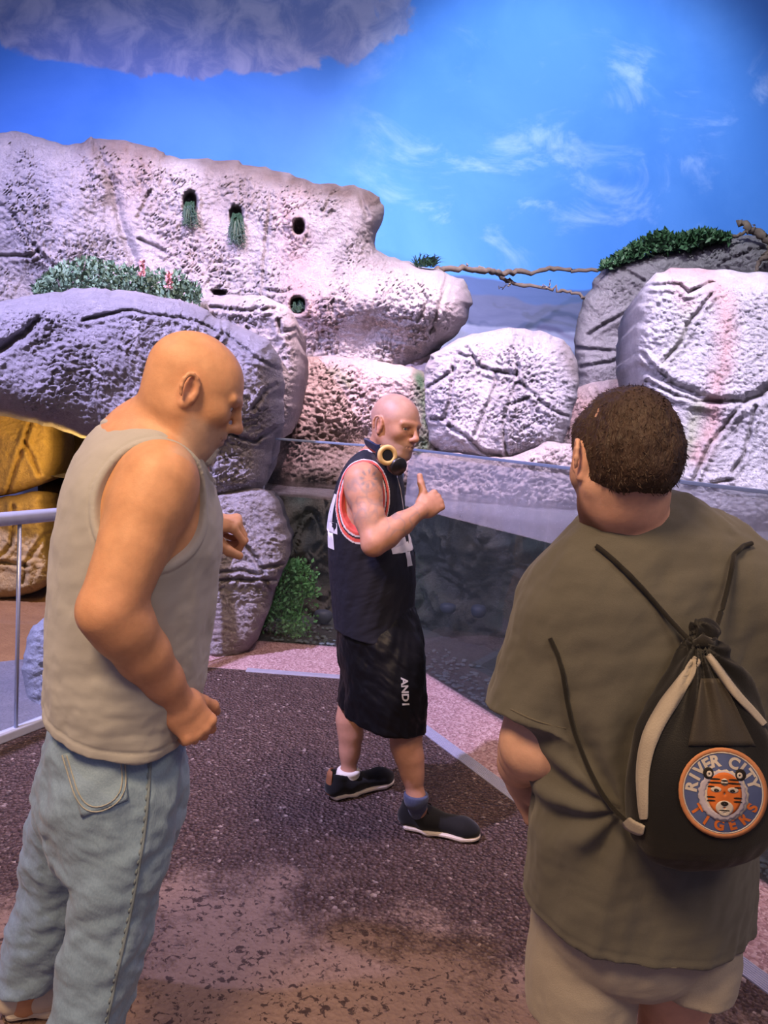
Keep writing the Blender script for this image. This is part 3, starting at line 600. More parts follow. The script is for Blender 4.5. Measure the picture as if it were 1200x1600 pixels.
# grass tuft on the shelf and shrub on the dark rock
def tuft(px,py,Y,n,ln,label):
    root=empty('grass_tuft',tuple(J(px,py,Y)),label,'plant'); m=MB()
    for i in range(n):
        a=J(px+rg.uniform(-14,16),py+rg.uniform(-2,4),Y+rg.uniform(-.08,.08)); d=np.array([rg.normal()*.8,rg.normal()*.5,rg.uniform(.4,1.0)]); d/=np.linalg.norm(d); L=ln*rg.uniform(.6,1.2); b=a+d*L*.6; t=b+(d*np.array([1.3,1.3,.1]))*L*.4; s=np.array([.006,.004,0])
        m.add([a-s,a+s,b+s*.7,b-s*.7,t],[(0,1,2,3),(3,2,4)])
    tag(m.build('blades',MFERN,root),kind='stuff')
tuft(664,414,7.72,150,.15,'dark grass tuft at the root of the fallen branch')
pts=[]
for i in range(2600):
    x=942+198*rg.random()**.85; top=np.interp(x,[942,960,985,1010,1040,1050,1065,1100,1125,1140],[414,402,384,372,362,372,368,360,366,372]); bot=np.interp(x,[942,1000,1060,1140],[420,400,389,372]); y=bot-(bot-top)*rg.random()**.8; pts.append(J(x,y+2,8.55+rg.uniform(-.2,.2)))
stems=[([J(x,bot,8.55),J(x+rg.uniform(-8,8),tp,8.55)],[.01,.005]) for x,bot,tp in ((985,405,388),(1020,396,372),(1045,391,366),(1085,384,368),(1115,378,366))]
plant('leafy_shrub','dark green leafy shrub along the top of the dark rock','shrub',J(1040,392,8.55),pts,.075,MDARK,rg,stems,MBARK,aspect=.55,up=.5)
pts=[]
cl=[(462,905,24,22),(440,930,26,26),(478,915,20,22),(450,955,30,24),(435,975,26,22),(462,985,22,16),(425,955,16,20),(455,885,18,8)]
for i in range(2400):
    c=cl[rg.integers(len(cl))]; a=rg.normal(size=3)*.55; pts.append(J(c[0]+a[0]*c[2],c[1]+a[1]*c[3],5.42+a[2]*.10))
stems=[([J(x0,1003,5.42),J((x0+x1)/2+3,(1003+y)/2,5.42),J(x1,y,5.42)],[.006,.005,.003]) for x0,x1,y in ((445,462,890),(440,440,915),(455,480,905),(438,428,940),(450,455,930))]
plant('water_plant','bright green plant in the pool beside the rock pillar','plant',J(447,1003,5.42),pts,.036,MAQ,rg,stems,MAQ,aspect=.6,up=.2)

# fallen branch across the gap, and the branch in the upper right
def branch(name,label,paths,mat):
    root=empty(name,tuple(paths[0][0][0]),label,'branch')
    for nm,p,r in paths:
        pass
    return root
def br(px,Y,r0,r1,jit=.012):
    P=chaikin(px,2,False); n=len(P); Ys=np.interp(np.linspace(0,1,n),np.linspace(0,1,len(Y)),Y)
    pts=[J(x,y,yy)+jit*rg.normal(size=3) for (x,y),yy in zip(P,Ys)]; return pts,list(np.linspace(r0,r1,n)*(1+.12*rg.normal(size=n)))
B6=lambda p:[(600+x/3.333,380+y/3.333) for x,y in p]
root=empty('fallen_branch',tuple(J(690,420,8.6)),'bare dead branch lying across the gap before the painted sky','branch')
def addbr(nm,p,Y,r0,r1,mat=MBARK,par=None): 
    pts,r=br(p,Y,r0,r1); return MB().tube(pts,r,7).build(nm,mat,par,smooth=True)
addbr('main_limb',B6([(270,132),(400,135),(500,140),(560,148),(610,158),(660,145),(750,150),(850,135),(950,138),(1020,148),(1120,140),(1160,135)]),[7.9,8.6,9.0,8.75],.034,.022,MBARK,root)
addbr('side_limb',B6([(575,150),(630,185),(655,205),(720,220),(830,232),(900,240),(960,255),(1025,275),(1060,290)]),[8.75,8.9,8.8,8.6],.024,.018,MBARK,root)
for p in ([(655,205),(640,225),(600,232)],[(435,115),(500,130),(600,138)],[(850,232),(830,215)],[(868,228),(858,197)],[(650,205),(660,222)]):
    addbr('twig',B6(p),[8.82,8.82],.009,.004,MTWIG,root)
root=empty('forked_branch',tuple(J(1195,400,8.3)),'forked brown branch at the right edge above the dark rock','branch')
C6=lambda p:[(930+x/4.444,340+y/4.444) for x,y in p]
addbr('main_limb',C6([(1000,25),(1060,65),(1110,90),(1170,130),(1240,170),(1340,230)]),[8.45,8.3],.035,.05,MBARK,root)
addbr('side_limb',C6([(1075,75),(1030,115),(970,130),(910,138),(870,150)]),[8.4,8.5],.026,.012,MBARK,root)
addbr('twig',C6([(1105,85),(1108,45)]),[8.38,8.38],.009,.004,MTWIG,root)
addbr('root_limb',C6([(1250,180),(1190,250),(1150,300),(1105,370)]),[8.25,8.15],.05,.012,MBARK,root)
# ---------------------------------------------------------------- implicit-surface modelling for bodies and clothes
def nrm(v): v=np.array(v,float); return v/np.linalg.norm(v)
class Sdf:
    def __init__(s): s.p=[]; s.disp=None
    def add(s,fn,c,r,k=.0,op='u'): s.p.append((fn,np.array(c,float),float(r),k,op)); return s
    def ecap(s,a,b,ra,rb,side=None,k=.02,op='u'):
        "tapered capsule of elliptic section; ra, rb are (along side, across)"
        a=np.array(a,float); b=np.array(b,float); ra=np.array(ra if np.ndim(ra) else (ra,ra),float); rb=np.array(rb if np.ndim(rb) else (rb,rb),float)
        L=np.linalg.norm(b-a); w_=(b-a)/L; sd=np.array(side if side is not None else ((1,0,0) if abs(w_[0])<.8 else (0,1,0)),float); u=nrm(sd-w_*(sd@w_)); v=np.cross(w_,u)
        a32=a.astype(np.float32); M_=np.stack([u,v,w_],1).astype(np.float32)
        if abs(ra[0]-ra[1])<1e-6 and abs(rb[0]-rb[1])<1e-6:
            w32=w_.astype(np.float32); r0,dr=float(ra[0]),float(rb[0]-ra[0]); iL=1./L
            def fc(P):
                q=P-a32; t=np.clip((q@w32)*iL,0,1); q=q-(t*L)[:,None]*w32; return np.sqrt((q*q).sum(1))-(r0+dr*t)
            return s.add(lambda P:fc(P).astype(np.float32),(a+b)/2,L/2+max(ra.max(),rb.max()),k,op)
        def fn(P):
            q=(P-a32)@M_; t=np.clip(q[:,2]/L,0,1); r1=ra[0]+(rb[0]-ra[0])*t; r2=ra[1]+(rb[1]-ra[1])*t; rm=np.minimum(r1,r2); x=q[:,0]/r1; y=q[:,1]/r2; z=(q[:,2]-t*L)/rm
            k0=np.sqrt(x*x+y*y+z*z)+1e-6; k1=np.sqrt((x/r1)**2+(y/r2)**2+(z/rm)**2)+1e-6; return (k0*(k0-1)/k1).astype(np.float32)
        return s.add(fn,(a+b)/2,L/2+max(ra.max(),rb.max()),k,op)
    def ell(s,c,r,R=None,k=.02,op='u'):
        c=np.array(c,float); r=np.array(r if np.ndim(r) else (r,)*3,float); R_=np.eye(3) if R is None else np.array(R,float)
        c32=c.astype(np.float32)
        def fn(P):
            q=((P-c32)@R_)/r; k0=np.sqrt((q*q).sum(1))+1e-6; k1=np.sqrt(((q/r)**2).sum(1))+1e-6; return (k0*(k0-1)/k1).astype(np.float32)
        return s.add(fn,c,r.max(),k,op)
    def plane(s,p,n,k=.01):
        p=np.array(p,float); n=nrm(n); return s.add(lambda P:((P-p)@n).astype(np.float32),p,1e6,k,'i')
    def loft(s,st,side,k=.03,n=3):
        "stations (centre, half width along side, half depth), smoothly joined"
        C=np.array([np.r_[q[0],q[1],q[2]] for q in st],float); t=np.arange(len(C)); T=np.linspace(0,len(C)-1,(len(C)-1)*n+1); out=np.empty((len(T),5))
        for j in range(5):
            m=np.gradient(C[:,j]); i=np.minimum(T.astype(int),len(C)-2); f=T-i
            out[:,j]=(2*f**3-3*f**2+1)*C[i,j]+(f**3-2*f**2+f)*m[i]+(-2*f**3+3*f**2)*C[i+1,j]+(f**3-f**2)*m[i+1]
        for a,b in zip(out[:-1],out[1:]): s.ecap(a[:3],b[:3],a[3:],b[3:],side,k)
        return s
    def chain(s,pts,rad,k=.015):
        for i in range(len(pts)-1): s.ecap(pts[i],pts[i+1],rad[i],rad[i+1],None,k)
        return s
    def ev(s,P,sub=None,disp=True):
        d=np.full(len(P),1.,np.float32)
        for fn,c,r,k,op in (s.p if sub is None else sub):
            q=fn(P)
            if op=='u':
                if k>0: h=np.maximum(k-np.abs(d-q),0)/k; d=np.minimum(d,q)-h*h*k*.25
                else: d=np.minimum(d,q)
            else:
                if op=='s': q=-q
                if k>0: h=np.maximum(k-np.abs(d-q),0)/k; d=np.maximum(d,q)+h*h*k*.25
                else: d=np.maximum(d,q)
        if disp and s.disp is not None: d=d+s.disp(P)
        return d
    def mesh(s,h=.004,B=12):
        add=[p for p in s.p if p[4]=='u']; lo=np.min([p[1]-p[2] for p in add],0)-.02; hi=np.max([p[1]+p[2] for p in add],0)+.02
        nb=np.ceil((hi-lo)/(h*B)).astype(int); N=nb*B+1; D=np.ones(tuple(N),np.float32)
        ii=np.stack(np.meshgrid(*[np.arange(q) for q in nb],indexing='ij'),-1).reshape(-1,3); cen=lo+(ii+.5)*B*h; Rb=B*h*.87
        d0=s.ev(cen.astype(np.float32),None,False); g=np.stack(np.meshgrid(*[np.arange(B+1)]*3,indexing='ij'),-1).reshape(-1,3)
        c32=cen.astype(np.float32); QC=np.array([p[0](c32) if p[4]!='i' else np.full(len(c32),-9.) for p in s.p]).T; lim=1.25*Rb+np.array([max(p[3],.012) for p in s.p])
        for i3,c,d,qc in zip(ii,cen,d0,QC):
            sl=tuple(slice(a*B,a*B+B+1) for a in i3)
            if abs(d)>1.35*Rb+.012:
                if d<0: D[sl]=-1
                continue
            near=qc<lim
            sub=[p for p,o in zip(s.p,near) if o]
            if not any(p[4]=='u' for p in sub): continue
            P=(lo+(g+i3*B)*h).astype(np.float32); D[sl]=s.ev(P,sub,False).reshape(B+1,B+1,B+1)
        # surface nets
        S=D<0; n0,n1,n2=[q-1 for q in N]
        cnt=np.zeros((n0,n1,n2),np.int8)
        for a in(0,1):
            for b in(0,1):
                for c in(0,1): cnt+=S[a:n0+a,b:n1+b,c:n2+c]
        I,Jx,K=np.nonzero((cnt>0)&(cnt<8)); nv=len(I)
        vid=np.full((n0,n1,n2),-1,np.int32); vid[I,Jx,K]=np.arange(nv)
        acc=np.zeros((nv,3)); num=np.zeros(nv)
        cor=[(a,b,c) for a in(0,1) for b in(0,1) for c in(0,1)]; val={q:D[I+q[0],Jx+q[1],K+q[2]] for q in cor}
        for p in cor:
            for ax in range(3):
                if p[ax]==0:
                    q=list(p); q[ax]=1; q=tuple(q); u,v=val[p],val[q]; m=(u<0)!=(v<0); t=np.where(m,u/np.where(m,u-v,1),0)
                    pos=np.tile(np.array(p,float),(nv,1)); pos[:,ax]=t; acc+=pos*m[:,None]; num+=m
        V=np.stack([I,Jx,K],1)+acc/num[:,None]; faces=[]
        for ax in range(3):
            A=[slice(None)]*3; Bq=[slice(None)]*3; A[ax]=slice(0,N[ax]-1); Bq[ax]=slice(1,N[ax]); ch=S[tuple(A)]!=S[tuple(Bq)]
            x=np.stack(np.nonzero(ch),1); o1,o2=[(1,2),(2,0),(0,1)][ax]
            x=x[(x[:,o1]>0)&(x[:,o2]>0)&(x[:,o1]<N[o1]-1)&(x[:,o2]<N[o2]-1)]
            e1=np.zeros(3,int);e1[o1]=1;e2=np.zeros(3,int);e2[o2]=1
            q=[vid[tuple((x-e1-e2).T)],vid[tuple((x-e2).T)],vid[tuple(x.T)],vid[tuple((x-e1).T)]]; f=np.stack(q,1); neg=~S[tuple(x.T)]; f[neg]=f[neg][:,::-1]; faces.append(f)
        Fq=np.vstack(faces); Fq=Fq[(Fq>=0).all(1)]
        # pull the vertices onto the true surface
        Vi=V.copy(); i0=np.clip(np.floor(Vi).astype(int),1,N-3); f=Vi-i0
        def tri(ix): 
            r=0
            for a in(0,1):
                for b in(0,1):
                    for c in(0,1): r=r+D[ix[:,0]+a,ix[:,1]+b,ix[:,2]+c]*(f[:,0] if a else 1-f[:,0])*(f[:,1] if b else 1-f[:,1])*(f[:,2] if c else 1-f[:,2])
            return r
        gr=np.stack([(tri(i0+e)-tri(i0-e))/(2*h) for e in np.eye(3,dtype=int)],1); d=tri(i0); st_=np.clip(d[:,None]*gr/(np.maximum((gr**2).sum(1),.25)[:,None]),-h*.6,h*.6)
        V=lo+V*h-st_
        if s.disp is not None:
            n_=gr/(np.linalg.norm(gr,axis=1)[:,None]+1e-9); V=V-n_*np.asarray(s.disp(V.astype(np.float32)))[:,None]
        return V,Fq
def head_sdf(s,o,R,sc=1.,ears=True,face=True,heavy=0.):
    "a head in its own frame: x to the face, y to the left ear, z up; R columns are those axes"
    o=np.array(o,float); R=np.array(R,float)
    w=lambda *q: o+R@(np.array(q,float)*sc)
    E=lambda c,r,k=.02,op='u',Rl=None: s.ell(w(*c),np.array(r)*sc,R if Rl is None else R@Rl,k,op)
    Cp=lambda a,b,ra,rb,k=.01,op='u': s.ecap(w(*a),w(*b),ra*sc,rb*sc,None,k,op)
    E((-.012,0,.027),(.098,.077,.090)); E((.034,0,.0),(.060,.066,.085),.035); E((.036,0,-.07),(.054,.050+heavy,.044),.035); E((.078,0,-.103),(.019,.020,.017),.025)
    for y in(-1,1):
        Cp((-.004,y*.054,-.052),(.066,y*(.024+heavy),-.102),.018+heavy*.5,.016,.035); E((.060,y*.044,-.022),(.024,.020,.018),.03)
    if face:
        for y in(-1,1):
            E((.098,y*.033,.000),(.017,.019,.0125),.012,'s'); Cp((.0925,y*.010,.020),(.080,y*.050,.019),.0095,.0075,.012)
            E((.0795,y*.032,.0085),(.0140,.0165,.0060),.004); E((.0775,y*.032,-.0085),(.0135,.0155,.0050),.006)
            E((.107,y*.0115,-.036),(.0105,.0085,.0080),.007); E((.112,y*.007,-.0445),(.005,.0038,.004),.003,'s')
        Cp((.094,0,.016),(.116,0,-.026),.0075,.0105,.012); E((.119,0,-.031),(.0115,.0120,.0105),.008)
        E((.078,0,-.062),(.026,.032,.026),.02)
        for y in(-1,1):
            Cp((.0995,0,-.0605),(.088,y*.024,-.0640),.0058,.0040,.005); Cp((.0985,0,-.0725),(.088,y*.021,-.0675),.0068,.0045,.006)
            Cp((.107,0,-.0660),(.092,y*.026,-.0660),.0022,.0020,.003,'s'); 
    if ears:
        for y in(-1,1):
            c=(-.006,y*.0795,-.006); tl=math.radians(-12); Rl=np.array([[math.cos(tl),0,math.sin(tl)],[0,1,0],[-math.sin(tl),0,math.cos(tl)]])@np.array([[1,-y*.35,0],[y*.35,1,0],[0,0,1]])/1.
            Rl=np.linalg.qr(Rl)[0]*np.sign(np.diag(np.linalg.qr(Rl)[1]))
            E(c,(.0195,.0085,.032),.006,'u',Rl); a_=[]
            for t in np.linspace(-.7,3.9,9): a_.append((c[0]+.0165*math.cos(t)-.002-.005*math.sin(t),c[1]+y*(.010-.006*math.cos(t)),c[2]+.003+.027*math.sin(t)))
            for p,q in zip(a_[:-1],a_[1:]): Cp(p,q,.0042,.0042,.004)
            E((c[0]-.001,c[1]+y*.012,c[2]-.001),(.0105,.010,.017),.004,'s'); E((c[0]+.002,c[1]+y*.001,c[2]-.030),(.0085,.006,.0085),.006); E((c[0]+.011,c[1]+y*.004,c[2]-.006),(.004,.004,.006),.004)
    return w
def Rz(a): c,s_=math.cos(a),math.sin(a); return np.array([[c,-s_,0],[s_,c,0],[0,0,1]])
def Ry(a): c,s_=math.cos(a),math.sin(a); return np.array([[c,0,s_],[0,1,0],[-s_,0,c]])
def Rx(a): c,s_=math.cos(a),math.sin(a); return np.array([[1,0,0],[0,c,-s_],[0,s_,c]])
def D2(a): return math.radians(a)
def hand_sdf(s,o,x,z,right=True,curl=((60,70,40),)*4,thumb=((.6,.75,.1),(.8,.6,0)),sc=1.,spread=.0,nails=None):
    "palm, four jointed fingers and a thumb that leaves the side of the palm. x runs to the fingers, z out of the back of the hand"
    o=np.array(o,float); x=nrm(x); z=np.array(z,float); z=nrm(z-x*(z@x)); y=np.cross(z,x)*(1 if right else -1); R=np.stack([x,y,z],1); w=lambda q: o+R@(np.array(q,float)*sc)
    s.ecap(w((.0,0,0)),w((.030,.0,.0)),(.026*sc,.020*sc),(.034*sc,.018*sc),y,.02)
    s.ecap(w((.030,.002,0)),w((.082,.001,0)),(.036*sc,.0165*sc),(.042*sc,.0140*sc),y,.018)
    s.ell(w((.030,.026,-.010)),np.array((.028,.017,.016))*sc,R,.014); s.ell(w((.035,-.028,-.008)),np.array((.034,.013,.014))*sc,R,.014)
    tips=[]
    for i,(y0,ls,r) in enumerate(((.030,(.042,.026,.021),.0098),(.0105,(.046,.030,.022),.0100),(-.0095,(.042,.028,.022),.0094),(-.0285,(.034,.021,.019),.0083))):
        p=np.array((.088-.003*abs(i-1)-.006*(i==3),y0,.001)); a=0.; cu=curl[i if len(curl)>i else -1]; yaw=spread*(1.5-i)
        s.ell(w(p),(r*1.12*sc,)*3,None,.008)
        for j in range(3):
            a-=math.radians(cu[j]); d=np.array((math.cos(a)*math.cos(yaw),math.sin(yaw),math.sin(a))); q=p+d*ls[j]; rr0=r*(1-.08*j); rr1=r*(1-.08*(j+1)); s.ecap(w(p),w(q),rr0*sc,rr1*sc,None,.0045); p=q
        tips.append((w(p),R@d))
    p=np.array((.018,.026,-.008)); rad=(.0165,.0140,.0125,.0105); ls=(.042,.034,.028)
    for j,d in enumerate(thumb if len(thumb)==3 else (thumb[0],thumb[0],thumb[1])):
        d=nrm(d); q=p+d*ls[j]; s.ecap(w(p),w(q),rad[j]*sc,rad[j+1]*sc,None,.008 if j==0 else .005); p=q
    tips.append((w(p),R@d))
    return w,tips
def skin_mat(name):
    k=NT(name,.48,.35); k.col(k.mix(1.,k.attr(),k.ramp(k.noise(28,5,.6),[(.3,(.88,.84,.82)),(.7,(1.08,1.05,1.04))]),'MULTIPLY'))
    k.bump(k.noise(420,3,.6),.18,.002); k.bump(k.noise(60,4,.6),.12,.006)
    k.b.inputs['Subsurface Weight'].default_value=.10; k.b.inputs['Subsurface Radius'].default_value=(.010,.004,.002); k.b.inputs['Subsurface Scale'].default_value=.6
    return k.m
MSKIN=skin_mat('skin')
def cloth_mat(name,a,b,rough=.85,weave=420,ws=.35,scale=12,fuzz=.15,stretch=(1,1,1),vcol=False,spec=.15):
    k=NT(name,rough,spec); mp=k.n('Mapping',i_Vector=k.tc,i_Scale=stretch)
    c=k.mix(k.noise(scale,6,.65,.3,vec=mp.outputs[0]),a,b); c=k.mix(.35,c,k.ramp(k.noise(weave,2,.5,vec=mp.outputs[0]),[(.3,a),(.7,b)]))
    if vcol: c=k.mix(1.,c,k.attr(),'MULTIPLY')
    k.col(c); k.b.inputs['Sheen Weight'].default_value=fuzz; k.bump(k.noise(weave,2,.5,vec=mp.outputs[0]),ws,.0015); return k.m
def make(name,s,h,mat,parent,col=None,kind=None):
    V,Fq=s.mesh(h); c=None if col is None else col(V); o=link(name,mesh_np(name,V,Fq,c),mat,parent); 
    return o
def blend(c,m,d): m=np.clip(m,0,1)[:,None]; return c*(1-m)+np.array(d)*m
def gauss(P,c,r): return np.exp(-(((P-np.array(c))/np.array(r))**2).sum(1))
def folds(P,dirv,sc,amp,seed,along=.25):
    "long soft cloth folds running along dirv"
    d=nrm(dirv); q=np.asarray(P)@np.eye(3); t=q@d; q2=q-t[:,None]*d*(1-along); return amp*fbm(q2*sc+seed,seed,3,.55)
def shoe(parent,heel,toe,lift=0.,up_mat=None,sole_mat=None,lace_mat=None,heel_mat=None,L=None,name='shoe',z0=0.0,width=1.):
    "heel and toe are ground points; builds upper > sole, laces, heel_patch"
    heel=np.array(heel,float); toe=np.array(toe,float); d=toe-heel; d[2]=0; L=L or np.linalg.norm(d); x=nrm(d); y=np.cross((0,0,1),x); R=np.stack([x,y,(0,0,1)],1); o=heel.copy(); o[2]=z0
    w=lambda *q:o+R@np.array(q,float); S=width
    u=Sdf(); u.ecap(w(.042,0,.050),w(.12,0,.055),(.037*S,.036),(.042*S,.044),y,.03); u.ecap(w(.12,0,.050),w(L-.075,.004,.044),(.042*S,.040),(.046*S,.034),y,.04); u.ell(w(L-.062,.004,.036),(.060,.047*S,.036),R,.03); u.ecap(w(.045,0,.055),w(.058,0,.098),(.038,.036*S),(.046,.040*S),x,.03); u.ecap(w(.10,0,.07),w(.16,0,.055),(.026*S,.022),(.030*S,.018),y,.03)
    u.ecap(w(.064,0,.095),w(.072,0,.16),(.042,.030),(.050,.036),x,.008,'s'); u.plane(w(0,0,.020),(0,0,-1),.004)
    up=make(name,u,.0035,up_mat,parent)
    b=Sdf(); b.ecap(w(.044,0,.018),w(.13,0,.016),(.040*S,.020),(.040*S,.018),y,.03); b.ecap(w(.13,0,.016),w(L-.075,.004,.016),(.042*S,.018),(.049*S,.017),y,.03); b.ell(w(L-.064,.004,.016),(.064,.050*S,.02),R,.02); b.plane(w(0,0,.0305),(0,0,1),.006); b.plane(w(0,0,.0015),(0,0,-1),.008)
    b.disp=lambda P:(.0012*np.sin((P[:,2]-z0)*900)).astype(np.float32)
    make('sole',b,.003,sole_mat,up)
    if lace_mat:
        for i in range(5):
            t=.115+.018*i; hz=.092-.0075*i; m=MB(); m.tube([w(t,-.026,hz-.016),w(t+.004,-.012,hz-.002),w(t+.006,.0,hz+.003),w(t+.008,.012,hz-.002),w(t+.012,.026,hz-.016)],.0032,6); m.build('lace',lace_mat,up,smooth=True)
        for sy in(-1,1): MB().tube([w(.115,0,.098),w(.110,sy*.018,.112),w(.125,sy*.034,.098),w(.14,sy*.03,.075),w(.13,sy*.012,.09)],.0028,6).build('lace',lace_mat,up,smooth=True)
    if heel_mat:
        hp=Sdf(); hp.ecap(w(.042,0,.045),w(.054,0,.100),(.0395*S,.0405),(.043*S,.0490),y,.02); hp.ecap(w(.062,0,.06),w(.070,0,.16),(.037,.034),(.05,.036),x,.006,'s'); hp.plane(w(.030,0,0),(1,0,0),.004); hp.plane(w(0,0,.024),(0,0,-1),.003); make('heel_patch',hp,.0035,heel_mat,up)
    return up,w
def decal(name,txt,height,fn,mat,parent,kind='text',cuts=2,font_w=1.,bold=0.):
    "flat lettering laid on a surface: fn maps flat (u,v) arrays to points"
    cu=bpy.data.curves.new('t','FONT'); cu.body=txt; cu.align_x='CENTER'; cu.align_y='CENTER'; cu.size=1.; cu.offset=bold; cu.resolution_u=4
    to=bpy.data.objects.new('t',cu); COL.objects.link(to); bpy.context.view_layer.update()
    me=bpy.data.meshes.new_from_object(to.evaluated_get(bpy.context.evaluated_depsgraph_get())); bpy.data.objects.remove(to); bpy.data.curves.remove(cu)
    bm=bmesh.new(); bm.from_mesh(me); bmesh.ops.triangulate(bm,faces=bm.faces[:])
    for _ in range(cuts): bmesh.ops.subdivide_edges(bm,edges=[e for e in bm.edges if e.calc_length()>.12],cuts=1); bmesh.ops.triangulate(bm,faces=bm.faces[:])
    co=np.array([v.co[:] for v in bm.verts]); c=(co.max(0)+co.min(0))/2; sc=height/(co[:,1].max()-co[:,1].min()); P=fn((co[:,0]-c[0])*sc*font_w,(co[:,1]-c[1])*sc)
    for v,p in zip(bm.verts,P): v.co=p
    bm.normal_update(); bm.to_mesh(me); bm.free(); me.name=name; return link(name,me,mat,parent)
CAMP=np.array((0,0,H))
def onto(s,P0,dirv,off=.002,n=12):
    "march points along dirv until they meet the cloth"
    P=np.array(P0,np.float32).copy()
    if dirv is None: d=P-CAMP; d=(d/np.linalg.norm(d,axis=1)[:,None]).astype(np.float32)
    else: d=nrm(dirv).astype(np.float32)
    for i_ in range(n): P=P+d*(np.minimum(s.ev(P,None,i_>n-5),.12)[:,None]*.92)
    return P-d*off
# ================================================================ person in the basketball jersey (middle)
SK=np.array((.44,.235,.16))
def head_cols(V,w,o,R,base,stub=(.40,.30,.27),lips=(.50,.24,.22),scalp=None,sc=1.):
    L=((V-np.array(o))@np.array(R))/sc; c=np.tile(np.array(base),(len(V),1)); near=np.linalg.norm(L,axis=1)<.19
    m=np.zeros(len(V)); m=gauss(L,(.098,0,-.067),(.014,.020,.007)); c=blend(c,near*m*.8,lips)
    j=sst(-.035,-.06,L[:,2])*sst(.0,.03,L[:,0])*sst(-.15,-.12,L[:,2]); c=blend(c,near*j*.45,stub)
    for y in(-1,1):
        c=blend(c,near*gauss(L,(.092,y*.030,.0235),(.02,.019,.0045))*.45,(.28,.18,.13)); c=blend(c,near*gauss(L,(.09,y*.033,.0),(.02,.016,.007))*.5,(.36,.20,.18))
        c=blend(c,near*gauss(L,(-.006,y*.086,-.006),(.03,.012,.036))*.35,(.62,.27,.22))
    c=blend(c,near*gauss(L,(.116,0,-.034),(.014,.014,.012))*.35,(.62,.28,.24))
    if scalp is not None:
        q=sst(.012,.035,L[:,2]+.45*np.maximum(-L[:,0],0)-.25*np.maximum(L[:,0]-.04,0)); c=blend(c,near*q*.55,scalp)
    return c
MSCL=plain('eye_white',(.75,.70,.68),.25,.5,0,.03); MIRIS=plain('iris',(.10,.12,.13),.2,.5,0,.1)
def eyes(parent,w,sc=1.,look=(1,0,0)):
    for y in(-1,1):
        m=MB(); n=14; c=np.array((.0755,y*.032,.0005)); vs=[];fs=[]
        for mat_,r0,nm in ((MSCL,.0128,'eyeball'),):
            for i in range(9):
                t=math.pi*i/8
                for j in range(n): a=2*math.pi*j/n; vs.append(w(*(c+r0*np.array((math.cos(t),math.sin(t)*math.cos(a),math.sin(t)*math.sin(a))))))
            fs=[(i*n+j,i*n+(j+1)%n,(i+1)*n+(j+1)%n,(i+1)*n+j) for i in range(8) for j in range(n)]
            m.add(vs,fs); eb=m.build(nm,mat_,parent,smooth=True)
        m=MB(); d=nrm(look); u=nrm(np.cross(d,(0,0,1))); v=np.cross(u,d); ctr=c+d*.0122; vs=[w(*(c+d*.0134))]+[w(*(ctr+.0058*(math.cos(a)*u+math.sin(a)*v))) for a in np.linspace(0,2*math.pi,12,endpoint=False)]
        m.add(vs,[(0,1+i,1+(i+1)%12) for i in range(12)]); m.build('iris',MIRIS,eb,smooth=True)
a=D2(-14); fM=np.array((math.cos(a),math.sin(a),0)); rM=np.array((math.sin(a),-math.cos(a),0))
PM=empty('person',(.14,2.9,0),'person in a dark basketball jersey and black shorts giving a thumbs up','person')
hR=Rz(D2(-42))@Ry(D2(9))@Rx(D2(-2)); hO=J(617,664,2.90)
b=Sdf(); hw=head_sdf(b,hO,hR,1.02)
tY=2.95
b.ecap(hw(-.028,0,-.045),J(592,722,tY),.058,.064,None,.03); b.ecap(J(592,722,tY),J(586,745,tY),.066,.085,None,.05)
sR=J(566,752,2.79); sL=J(592,742,3.13); el=J(585,848,2.66); wr=J(655,799,2.76)
b.loft([(J(584,742,tY),.13,.075),(J(578,770,tY),.165,.10),(J(576,830,tY),.165,.12),(J(584,910,tY),.145,.118),(J(590,985,tY),.14,.10)],rM,.04)
b.ecap(J(588,728,tY),sR,.06,.062,None,.05); b.ecap(J(590,728,tY),sL,.06,.06,None,.05)
d=el-sR
b.chain([sR,sR+d*.25,sR+d*.6,el],[.060,.060,.053,.045],.03); b.ell(sR+np.array((.004,-.002,-.02)),(.055,.055,.072),None,.03); 
d=wr-el; b.chain([el,el+d*.25,el+d*.6,wr],[.046,.050,.042,.030],.02); b.ell(el+np.array((-.006,0,-.012)),.034,None,.02)
hx=nrm(J(700,772,2.84)-wr); hw_M,_=hand_sdf(b,wr+hx*.012,hx,(-.10,-1.,.15),True,((82,95,50),(80,98,52),(82,96,52),(84,94,50)),((.75,.62,.05),(.35,.95,.05),(.42,.95,.12)),1.06)
# far arm hangs behind the body
eL=J(578,850,3.22); wL=J(590,930,3.20); b.chain([sL,eL],[.062,.045],.03); b.chain([eL,wL],[.046,.03],.02); hand_sdf(b,wL,(.15,-.1,-.95),(.3,.9,.2),False,((25,35,20),)*4,((.8,.6,-.2),(.9,.3,-.2)))
